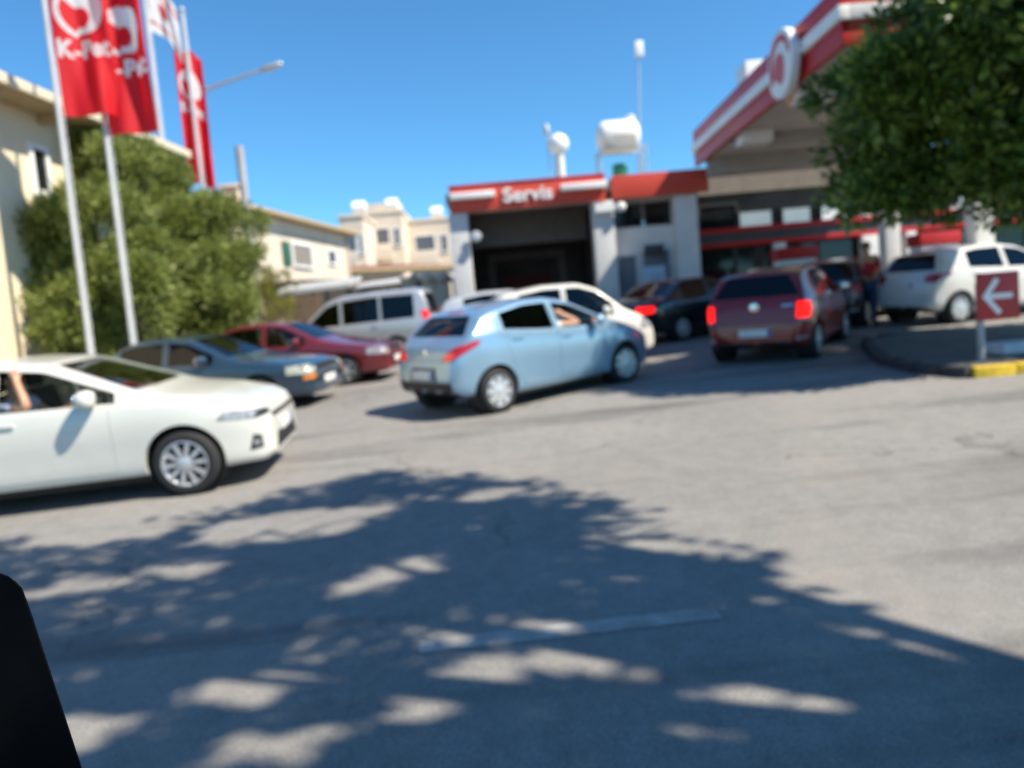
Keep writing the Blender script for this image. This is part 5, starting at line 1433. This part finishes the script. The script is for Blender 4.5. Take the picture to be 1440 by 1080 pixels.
leaf_cloud("crown", lob, M_LEAF1, tr2, 0.16, 2300, 12, 20, 0.22, 0.1, aspect=0.55, keep=crown_gaps)
tag(tr2, "spreading roadside tree whose crown shades the near side of the road", "tree")

# big olive green shrub in front of the cream building
bc = D(225, 400, 15.6)
bs = empty("large_shrub", (bc.x, 15.6, gz(bc.x, 15.6)))
def lb(px, py, y, r, den=1.0, rz=None):
    p_ = D(px, py, y); return (p_.x, p_.y, p_.z, r, r*0.9, rz or r*0.95, den)
LB = [(95, 415, 14.6, 0.85), (70, 340, 15.0, 0.75, 0.8), (150, 330, 15.0, 1.0), (190, 420, 14.4, 0.95), (255, 420, 14.6, 1.0), (305, 380, 15.2, 0.85), (300, 440, 14.8, 0.8), (255, 330, 15.6, 0.95),
       (200, 265, 15.8, 0.8), (140, 240, 16.2, 0.7, 0.9), (310, 315, 16.0, 0.72), (110, 460, 14.2, 0.7), (55, 420, 14.8, 0.6, 0.9), (205, 470, 14.0, 0.6), (330, 420, 15.6, 0.5), (38, 395, 15.2, 0.42, 0.7), (180, 225, 16.6, 0.6, 0.8)]
LB = [(t[0], t[1], t[2]+(-0.2 if t[0] < 200 else 2.4), t[3]*(1.0 if t[0] < 200 else 1.16)) + tuple(t[4:]) for t in LB]
lob = [lb(*l_) for l_ in LB]
limbs(bs, (bc.x, 15.6, gz(bc.x, 15.6)), lob, 0.16, M_BARK, 6, 0.2)
leaf_cloud("crown", clumped(lob, 9, 0.34, 22, far=1.1), M_LEAF2, bs, 0.125, 6500, 13, 26, 0.19, 0.5, aspect=0.38)
tag(bs, "big rounded olive green shrub behind the flagpoles", "shrub")
yc = D(378, 425, 20.5)
ys = empty("yellow_shrub", (yc.x, 20.5, gz(yc.x, 20.5)))
lob = [lb(372, 420, 20.5, 0.6), lb(392, 402, 20.8, 0.45), lb(385, 440, 20.4, 0.55), lb(366, 395, 20.6, 0.4)]
limbs(ys, (yc.x, 20.5, gz(yc.x, 20.5)), lob, 0.06, M_BARK, 7, 0.3)
leaf_cloud("crown", lob, M_LEAF3, ys, 0.10, 2600, 14, 22, 0.16, 0.45)
tag(ys, "yellow green shrub between the olive shrub and the plank fence", "shrub")

# ------------------------------------------------------------------ flagpoles and flags
def flag_mat(name, base, ink):
    m = bpy.data.materials.new(name); m.use_nodes = True; t = m.node_tree; b = t.nodes["Principled BSDF"]; o = t.nodes["Material Output"]
    at = t.nodes.new("ShaderNodeAttribute"); at.attribute_name = "print"
    mx = t.nodes.new("ShaderNodeMix"); mx.data_type = 'RGBA'; mx.inputs[6].default_value = (*base, 1); mx.inputs[7].default_value = (*ink, 1)
    t.links.new(at.outputs['Fac'], mx.inputs[0]); t.links.new(mx.outputs[2], b.inputs['Base Color']); b.inputs['Roughness'].default_value = 0.6
    tl = t.nodes.new("ShaderNodeBsdfTranslucent"); t.links.new(mx.outputs[2], tl.inputs[0])
    ms = t.nodes.new("ShaderNodeMixShader"); ms.inputs[0].default_value = 0.45
    t.links.new(b.outputs[0], ms.inputs[1]); t.links.new(tl.outputs[0], ms.inputs[2]); t.links.new(ms.outputs[0], o.inputs[0])
    return m
M_FRED = flag_mat("red flag cloth", (0.74, 0.010, 0.020), (0.82, 0.80, 0.80))
M_FWHT = flag_mat("white flag cloth", (0.80, 0.80, 0.80), (0.62, 0.03, 0.03))

def art_bvh(polys, texts):
    V, Fc = [], []
    for P in polys:
        bm = bmesh.new(); f = bm.faces.new([bm.verts.new((x, y, 0)) for x, y in P]); bmesh.ops.triangulate(bm, faces=[f])
        bm.verts.index_update(); k = len(V); V += [tuple(v.co) for v in bm.verts]; Fc += [tuple(v.index+k for v in g.verts) for g in bm.faces]; bm.free()
    for (txt, x, y, size, bold, al) in texts:
        me = text_mesh(txt, size, 0.0, bold, al); me.calc_loop_triangles(); k = len(V)
        V += [(v.co.x+x, v.co.y+y, 0) for v in me.vertices]; Fc += [tuple(i+k for i in t.vertices) for t in me.loop_triangles]
    return BVHTree.FromPolygons(V, Fc)
def logo_polys(cx, cy, r):
    A = [(cx+r*x, cy+r*y) for x, y in arc(1.0, 95, 255, 30) + arc(0.84, 255, 95, 30, cx=0.06)]
    B = [(cx+r*x, cy+r*y) for x, y in arc(0.86, 150, -115, 40, cx=0.12) + arc(0.36, -115, 120, 30, cx=-0.02, cy=-0.22, sq=1.1)]
    return [A, B]
BANNER = art_bvh(logo_polys(0.50, -0.90, 0.43), [("K-Pet", 0.50, -1.66, 0.40, 0.014, 'CENTER')])
STRIPES = art_bvh([[(0, -0.12), (1.5, -0.12), (1.5, -0.20), (0, -0.20)], [(0, -0.96), (1.5, -0.96), (1.5, -1.04), (0, -1.04)]] + [[(0.75+0.2*x, -0.5+0.2*y) for x, y in arc(1.0, 30, 330, 30) + arc(0.78, 330, 30, 30)]], [])

def flag(label, top, dirv, wid, hei, amp, kx, ky, ph, m, bv, squeeze=1.0, sag=0.0, nx=90, ny=150, taper=0.0, cat="flag"):
    dirv = Vector((dirv[0], dirv[1], 0)).normalized(); nor = Vector((dirv.y, -dirv.x, 0)); top = Vector(top)
    V, A = [], []
    for j in range(ny+1):
        for i in range(nx+1):
            u, v = i/nx, j/ny
            wv = amp*(0.25+0.75*u**0.6)*math.sin(2*math.pi*(kx*u + ky*v) + ph)*(1 if u > 0 else 0.2) + amp*0.35*u*math.sin(2*math.pi*(kx*2.3*u - ky*1.7*v)+ph*2)
            sq = squeeze*(1 - taper*v)
            p_ = top + dirv*(0.06 + u*wid*sq) + nor*wv + Vector((0, 0, -v*hei - sag*u*u*(1+0.3*math.sin(3*v))))
            V.append(p_[:])
            A.append(1.0 if bv is not None and bv.ray_cast(Vector((u*wid, -v*hei, 1)), Vector((0, 0, -1)))[0] is not None else 0.0)
    Fs = [(j*(nx+1)+i, j*(nx+1)+i+1, (j+1)*(nx+1)+i+1, (j+1)*(nx+1)+i) for j in range(ny) for i in range(nx)]
    me = bpy.data.meshes.new("flag"); me.from_pydata([(v[0]-top.x, v[1]-top.y, v[2]-top.z) for v in V], [], Fs)
    at = me.attributes.new("print", 'FLOAT', 'POINT'); at.data.foreach_set("value", np.array(A, np.float32))
    o = link_mesh("flag", me, m, None, 80); o.location = top
    return tag(o, label, cat, "flags on the row of poles")

def flagpole(px, py, y, height, label, r=0.05):
    p_ = D(px, py, y); x = p_.x; z = gz(x, y)
    ro = empty("flagpole", (x, y, z))
    part(MB().path([(x, y, z), (x, y, z+height*0.5), (x, y, z+height)], [r, r*0.9, r*0.7], 16), "pole", M_POLE, ro, smooth=40)
    part(MB().span(x-0.17, x+0.17, y-0.17, y+0.17, z-0.05, z+0.12), "foot", M_CONC, ro, 0.02)
    part(MB().ball((x, y, z+height+0.05), 0.075), "finial", M_POLE, ro, smooth=60)
    part(MB().path([(x+r+0.02, y, z+1.2), (x+r+0.035, y-0.01, z+height*0.5), (x+r*0.7+0.02, y, z+height-0.05)], 0.006, 5), "halyard", M_WPRINT, ro)
    tag(ro, label, "flagpole", "flagpoles in a row")
    return Vector((x, y, z))
P1 = flagpole(112, 380, 12.75, 9.0, "white flagpole standing behind the blue grey saloon, first of the row")
P2 = flagpole(170, 350, 13.1, 9.2, "white flagpole before the olive shrub, second of the row")
P3 = flagpole(203, 255, 19.2, 11.4, "white flagpole rising out of the olive shrub, third of the row", 0.066)
P4 = flagpole(225, 180, 19.9, 11.9, "white flagpole carrying the white flag with red stripes", 0.066)
P5 = flagpole(275, 180, 20.6, 9.8, "white flagpole with a narrow furled red banner, last of the row", 0.062)
def topat(P, px, py):
    q = D(px, py, P.y); return (P.x, P.y, q.z)
z_bot = D(95, 162, P1.y).z
flag("red banner with white emblem and K-Pet lettering on the first flagpole", (P1.x, P1.y, z_bot+2.62), (1.0, 0.25), 1.0, 2.62, 0.12, 1.1, 0.45, 0.4, M_FRED, BANNER, 0.90)
z_bot = D(180, 190, P2.y).z
flag("red banner with white emblem lower down behind the first banner", (P2.x, P2.y, z_bot+2.62), (1.0, -0.15), 1.0, 2.62, 0.11, 1.1, -0.4, 2.2, M_FRED, BANNER, 0.92)
z_bot = D(200, 45, P3.y).z
flag("plain bright red flag hanging between the two emblem banners", (P3.x, P3.y, z_bot+1.3), (-0.9, -0.3), 1.3, 1.0, 0.12, 1.2, 0.5, 1.0, M_FRED, None, 0.45, 0.55)
z_bot = D(228, 84, P4.y).z
flag("white flag with red stripes drooping from the tallest flagpole", (P4.x, P4.y, z_bot+2.0), (0.9, 0.35), 1.5, 1.25, 0.16, 1.2, 0.4, 0.6, M_FWHT, STRIPES, 0.46, 0.75)
z_bot = D(262, 262, P5.y).z
flag("narrow red banner wrapped along the last flagpole", (P5.x-0.52, P5.y+0.26, z_bot+3.75), (1.0, 0.3), 1.1, 3.6, 0.17, 1.6, 0.45, 1.7, M_FRED, BANNER, 0.62, 0.25)

# ------------------------------------------------------------------ street lamp and utility post
ly = 22.0
a_ = D(279, 136, ly); e_ = D(384, 96, ly)
lr = empty("street_lamp", (a_.x, ly, gz(a_.x, ly)))
z = gz(a_.x, ly)
part(MB().path([(a_.x, ly, z-0.05), (a_.x, ly, z+3), (a_.x, ly, a_.z)], [0.10, 0.085, 0.06], 14), "pole", M_STEEL, lr, smooth=40)
part(MB().path([(a_.x, ly, a_.z-0.1), (a_.x+0.06, ly, a_.z+0.08), (a_.x+0.3, ly, a_.z+0.20), (e_.x-0.3, ly, e_.z)], [0.055, 0.05, 0.045, 0.04], 10), "arm", M_STEEL, lr, smooth=50)
dr = (Vector((e_.x, ly, e_.z)) - Vector((a_.x+0.3, ly, a_.z+0.2))).normalized()
part(MB().add(*ellip((0, 0, 0), (0.36, 0.13, 0.07))), "lamp_head", M_DARKM if False else M_STEEL, lr, smooth=60)
lh = lr.children[-1] if False else [c for c in lr.children if c.name.startswith("lamp_head")][0]
lh.matrix_parent_inverse = Matrix.Translation(lr.location).inverted(); lh.location = (e_.x-0.05, ly, e_.z+0.04); lh.rotation_euler = (0, -math.atan2(dr.z, dr.x), 0)
tag(lr, "grey steel street lamp with a long arm behind the flags", "street lamp")
uy = 24.6
a_ = D(336, 206, uy); u = MB().path([(a_.x, uy, gz(a_.x, uy)-0.05), (a_.x, uy, a_.z)], [0.16, 0.13], 12).build("utility_post", mat("grey concrete post", (0.36, 0.36, 0.38), 0.8, var=0.15), None, smooth=40)
tag(u, "plain grey concrete post beside the cream shuttered house", "post")

# ------------------------------------------------------------------ people
def skinned(V, E, Rr, root_i, name, m, parent, levels=2):
    me = bpy.data.meshes.new(name); me.from_pydata([tuple(v) for v in V], E, [])
    o = bpy.data.objects.new("tmp", me); COL.objects.link(o)
    md = o.modifiers.new("s", 'SKIN'); sv = me.skin_vertices[0].data
    for i, q in enumerate(Rr):
        sv[i].radius = (q, q) if not isinstance(q, tuple) else q
        sv[i].use_root = (i == root_i)
    sb = o.modifiers.new("d", 'SUBSURF'); sb.levels = levels; sb.render_levels = levels
    dg = bpy.context.evaluated_depsgraph_get(); out = bpy.data.meshes.new_from_object(o.evaluated_get(dg))
    bpy.data.objects.remove(o)
    return link_mesh(name, out, m, parent, 180)

M_SKIN = mat("tanned skin", (0.50, 0.26, 0.155), 0.5, var=0.12, vscale=12)
M_HAIR = mat("dark hair", (0.015, 0.011, 0.009), 0.6, var=0.3, vscale=40)
def person(label, mw, J, shirt, trousers, sleeve=0.75):
    """J: joint name -> position in the frame mw, x forward, y left, z up"""
    V, E, Rr, ix = [], [], [], {}
    def add(n, p_, r, par=None):
        ix[n] = len(V); V.append(Vector(p_)); Rr.append(r)
        if par: E.append((ix[par], ix[n]))
    j = {k: Vector(v) for k, v in J.items()}
    add('pelvis', j['pelvis'], 0.135); add('waist', j['pelvis'].lerp(j['chest'], 0.5), 0.125, 'pelvis'); add('chest', j['chest'], 0.145, 'waist')
    up = (j['head'] - j['chest']).normalized(); fw = j.get('look', Vector((1, 0, 0)))
    add('neck', j['chest']+up*0.16, 0.06, 'chest'); add('jaw', j['head']-up*0.07+fw*0.015, 0.068, 'neck'); add('head', j['head'], 0.092, 'jaw'); add('crown', j['head']+up*0.075-fw*0.01, 0.07, 'head')
    add('nose', j['head']+fw*0.112-up*0.025, 0.016, 'head')
    sides = (('l', 1), ('r', -1))
    for s_, sg in sides:
        add('sh'+s_, j['sh'+s_], 0.065, 'chest'); add('el'+s_, j['el'+s_], 0.046, 'sh'+s_); add('wr'+s_, j['wr'+s_], 0.031, 'el'+s_)
        d = (j['wr'+s_]-j['el'+s_]).normalized(); lat = d.orthogonal().normalized() if abs(d.z) < 0.3 else Vector((0, sg, 0)).cross(d).normalized()
        fwd = lat.cross(d)
        add('pa'+s_, j['wr'+s_]+d*0.055, 0.036, 'wr'+s_)
        for k, (o_, ln) in enumerate(((-0.028, 0.062), (-0.009, 0.074), (0.010, 0.069), (0.027, 0.054))):
            b0 = j['wr'+s_]+d*0.095+lat*o_
            add('f%d%s' % (k, s_), b0, 0.0095, 'pa'+s_); add('g%d%s' % (k, s_), b0+d*ln*0.55+fwd*0.012, 0.0085, 'f%d%s' % (k, s_)); add('h%d%s' % (k, s_), b0+d*ln*0.85+fwd*0.035, 0.0075, 'g%d%s' % (k, s_))
        add('t0'+s_, j['wr'+s_]+d*0.05-lat*0.042+fwd*0.012, 0.011, 'pa'+s_); add('t1'+s_, j['wr'+s_]+d*0.09-lat*0.058+fwd*0.022, 0.009, 't0'+s_)
        add('hi'+s_, j['hi'+s_], 0.10, 'pelvis'); add('kn'+s_, j['kn'+s_], 0.066, 'hi'+s_); add('an'+s_, j['an'+s_], 0.044, 'kn'+s_); add('to'+s_, j['to'+s_], 0.036, 'an'+s_)
    root = empty("person", mw=mw)
    body = skinned(V, E, Rr, 0, "body", M_SKIN, root)
    # clothing follows the limbs a little larger
    def sub(names, grow, nm, m):
        vi = {n: k for k, (n, _) in enumerate(names)}
        vs = [V[ix[n]] if p_ is None else p_ for n, p_ in names]
        es = [(vi[ch], vi[pa]) for ch, pa in SUBE if ch in vi and pa in vi]
        rr = [Rr[ix[n]]*1.06+grow for n, _ in names]
        return skinned(vs, es, rr, 0, nm, m, root)
    SUBE = [('waist', 'pelvis'), ('chest', 'waist')] + [(a+s_, b+s_ if b not in ('chest', 'pelvis') else b) for s_ in 'lr' for a, b in (('sh', 'chest'), ('el', 'sh'), ('hi', 'pelvis'), ('kn', 'hi'), ('an', 'kn'))]
    sub([('chest', None), ('waist', None), ('pelvis', V[0]+Vector((0, 0, 0.03)))] + [x for s_ in 'lr' for x in (('sh'+s_, None), ('el'+s_, V[ix['sh'+s_]].lerp(V[ix['el'+s_]], sleeve)))], 0.014, "shirt", shirt)
    sub([('pelvis', V[0]-Vector((0, 0, 0.01)))] + [x for s_ in 'lr' for x in (('hi'+s_, None), ('kn'+s_, None), ('an'+s_, None))], 0.012, "trousers", trousers)
    for s_ in 'lr':
        a_, t_ = V[ix['an'+s_]], V[ix['to'+s_]]
        d = (t_-a_); d.z = 0; ang = math.atan2(d.y, d.x)
        o = MB().add(*ellip((0, 0, 0), (0.135, 0.05, 0.05))).build("shoe", M_PLAST, root, smooth=60); o.location = (a_.x+d.x*0.45, a_.y+d.y*0.45, min(a_.z, t_.z)+0.012); o.rotation_euler = (0, 0, ang)
    hd = j['head']
    o = MB().add(*ellip((0, 0, 0), (0.102, 0.094, 0.088), p=0.95)).build("hair", M_HAIR, root, smooth=60); o.location = hd+up*0.058-fw*0.026
    for sg in (-1, 1):
        lat = up.cross(fw).normalized()*sg
        o = MB().ball((0, 0, 0), 0.011, 8, 6).build("eye", M_HAIR, root, smooth=60); o.location = hd+fw*0.088+lat*0.033+up*0.004
        o = MB().add(*ellip((0, 0, 0), (0.02, 0.012, 0.032), p=0.95)).build("ear", M_SKIN, root, smooth=60); o.location = hd+lat*0.094-up*0.012
    o = MB().add(*ellip((0, 0, 0), (0.008, 0.022, 0.006), p=0.95)).build("mouth", mat("lip", (0.30, 0.10, 0.08), 0.5), root, smooth=60); o.location = hd+fw*0.088-up*0.062; o.rotation_euler = (0, 0, math.atan2(fw.y, fw.x))
    tag(root, label, "person")
    return root

STAND = dict(pelvis=(0, 0, 0.95), chest=(0.0, 0, 1.33), head=(0.02, 0, 1.645), shl=(0, 0.185, 1.43), shr=(0, -0.185, 1.43), ell=(-0.02, 0.25, 1.15), elr=(-0.02, -0.25, 1.15), wrl=(0.16, 0.16, 1.06), wrr=(0.18, -0.14, 1.08),
    hil=(0, 0.095, 0.88), hir=(0, -0.095, 0.88), knl=(0.03, 0.11, 0.50), knr=(0.02, -0.11, 0.50), anl=(0, 0.12, 0.085), anr=(-0.02, -0.12, 0.085), tol=(0.14, 0.14, 0.045), tor=(0.12, -0.14, 0.045))
g_ = G(1222, 458)
person("person in a red shirt and blue jeans standing beside the white compact car", ground_frame(g_.x, g_.y, Vector((-0.35, -1))), STAND, mat("red shirt", (0.48, 0.02, 0.03), 0.8, var=0.2, vscale=14), mat("blue jeans", (0.035, 0.07, 0.16), 0.85, var=0.25, vscale=20))
g_ = D(1128, 380, 19.8)
person("person in a pale blue top standing in the shade at the pumps", ground_frame(g_.x, 19.8, Vector((-0.5, -1))), STAND, mat("pale blue shirt", (0.42, 0.52, 0.62), 0.8, var=0.15, vscale=14), mat("dark trousers", (0.03, 0.03, 0.035), 0.85, var=0.25, vscale=20))

def seated(sx, sy, zseat, arm=None, lean=0.10):
    p_ = Vector((sx-0.10, sy, zseat+0.10))
    J = dict(pelvis=p_, chest=p_+Vector((-lean, 0, 0.37)), head=p_+Vector((-lean+0.02, 0, 0.665)), hil=p_+Vector((0.06, 0.10, -0.01)), hir=p_+Vector((0.06, -0.10, -0.01)),
        knl=p_+Vector((0.44, 0.13, 0.08)), knr=p_+Vector((0.44, -0.13, 0.08)), anl=p_+Vector((0.64, 0.12, -0.22)), anr=p_+Vector((0.64, -0.12, -0.22)), tol=p_+Vector((0.78, 0.12, -0.23)), tor=p_+Vector((0.78, -0.12, -0.23)),
        shl=p_+Vector((-lean, 0.185, 0.46)), shr=p_+Vector((-lean, -0.185, 0.46)), ell=p_+Vector((0.12, 0.22, 0.24)), elr=p_+Vector((0.12, -0.22, 0.24)), wrl=p_+Vector((0.36, 0.12, 0.32)), wrr=p_+Vector((0.36, -0.10, 0.32)))
    if arm: J.update(arm)
    return J
XA_ = carA[2]; sx = XA_(1.10+1.18)
bz = carA[3](2.2)
J = seated(sx+0.02, -0.36, 0.50, dict(elr=Vector((XA_(2.12), -0.80, bz+0.055)), wrr=Vector((XA_(2.22), -0.71, bz+0.29)), shr=Vector((XA_(2.46), -0.55, 0.99))))
person("driver of the white hatchback resting a bare arm on the open window", mwA, J, mat("pale blue cotton shirt", (0.36, 0.45, 0.62), 0.8, var=0.15, vscale=14), MATS["dark trousers"], 0.55)
XM_ = carM[2]; sx = XM_(0.95+1.02); bz = carM[3](1.75)
J = seated(sx+0.02, -0.36, 0.53, dict(elr=Vector((XM_(1.62), -0.76, bz+0.055)), wrr=Vector((XM_(1.84), -0.62, bz+0.21)), shr=Vector((XM_(2.08), -0.55, 1.02))))
person("driver of the light blue hatchback leaning a bare elbow on the window sill", mwM, J, mat("white cotton shirt", (0.62, 0.60, 0.58), 0.8, var=0.15, vscale=14), MATS["dark trousers"], 0.5)
XW_ = carW[2]; sx = XW_(0.66*KW+1.05)
person("driver sitting inside the small rounded white car", mwW, seated(sx+0.02, -0.34, 0.58), mat("grey shirt", (0.25, 0.24, 0.24), 0.8, var=0.15, vscale=14), MATS["dark trousers"], 0.9)

# ------------------------------------------------------------------ side of the vehicle the view looks out from, with its door mirror
ov = empty("parked_vehicle_side", (-0.6, 0.42, gz(-0.6, 0.42)))
M_OWN = mat("black mirror plastic", (0.003, 0.003, 0.0035), 0.75, var=0.2, vscale=30, spec=0.08)
mc0 = D(30, 792, 0.82); mc1 = D(100, 1080, 0.82)
xr_ = D(72, 880, 0.82).x
hs = MB()
zt_, zl_ = mc0.z, mc1.z - 0.07
pol = [(xr_+0.040, zl_), (xr_-0.006, zt_-0.05), (xr_-0.012, zt_-0.022), (xr_-0.024, zt_-0.006), (xr_-0.042, zt_), (xr_-0.22, zt_-0.01), (xr_-0.25, zt_-0.03), (xr_-0.25, zl_+0.05), (xr_-0.22, zl_)]
hs.prism(pol, 0.80, 0.93, 'y')
hs.v = [(x + (y-0.80)*(xr_/0.82)*1.15, y, z + (y-0.80)*((zt_-EYE)/0.82)*1.15) for x, y, z in hs.v]      # housing raked towards the rear
mh_ = part(hs, "mirror_housing", M_OWN, ov, 0.012)
gm_ = MB().prism([(x*0.9+(xr_-0.12)*0.1, z*0.88+(zt_+zl_)/2*0.12) for x, z in pol], 0.93, 0.937, 'y')
gm_.v = [(x + (y-0.80)*(xr_/0.82)*1.15, y, z + (y-0.80)*((zt_-EYE)/0.82)*1.15) for x, y, z in gm_.v]
gm_.build("mirror_glass", M_CHROME, mh_)
part(MB().path([(xr_-0.10, 0.80, zl_+0.03), (xr_-0.13, 0.66, zl_-0.04), (xr_-0.16, 0.50, zl_-0.08)], 0.035, 10), "mirror_arm", M_OWN, ov, smooth=50)
part(MB().span(-1.0, 0.75, 0.42, 0.50, 0.45, 1.14), "door_panel", M_OWN, ov, 0.03)
part(MB().span(-1.95, -1.02, 0.42, 0.50, 0.72, 1.05), "front_wing", M_OWN, ov, 0.03)
wv = link_mesh("wheel", wheel_meshes(0.33, 'six')[0], M_TYRE, ov); wv.location = (-1.45-ov.location.x, 0.36-ov.location.y, gz(-1.45, 0.36)+0.33-ov.location.z); wv.rotation_euler = (0, 0, math.pi)
rm = link_mesh("rim", wheel_meshes(0.33, 'six')[1], M_RIM, wv)
tag(ov, "black door mirror on the side of the vehicle the view looks from", "vehicle")
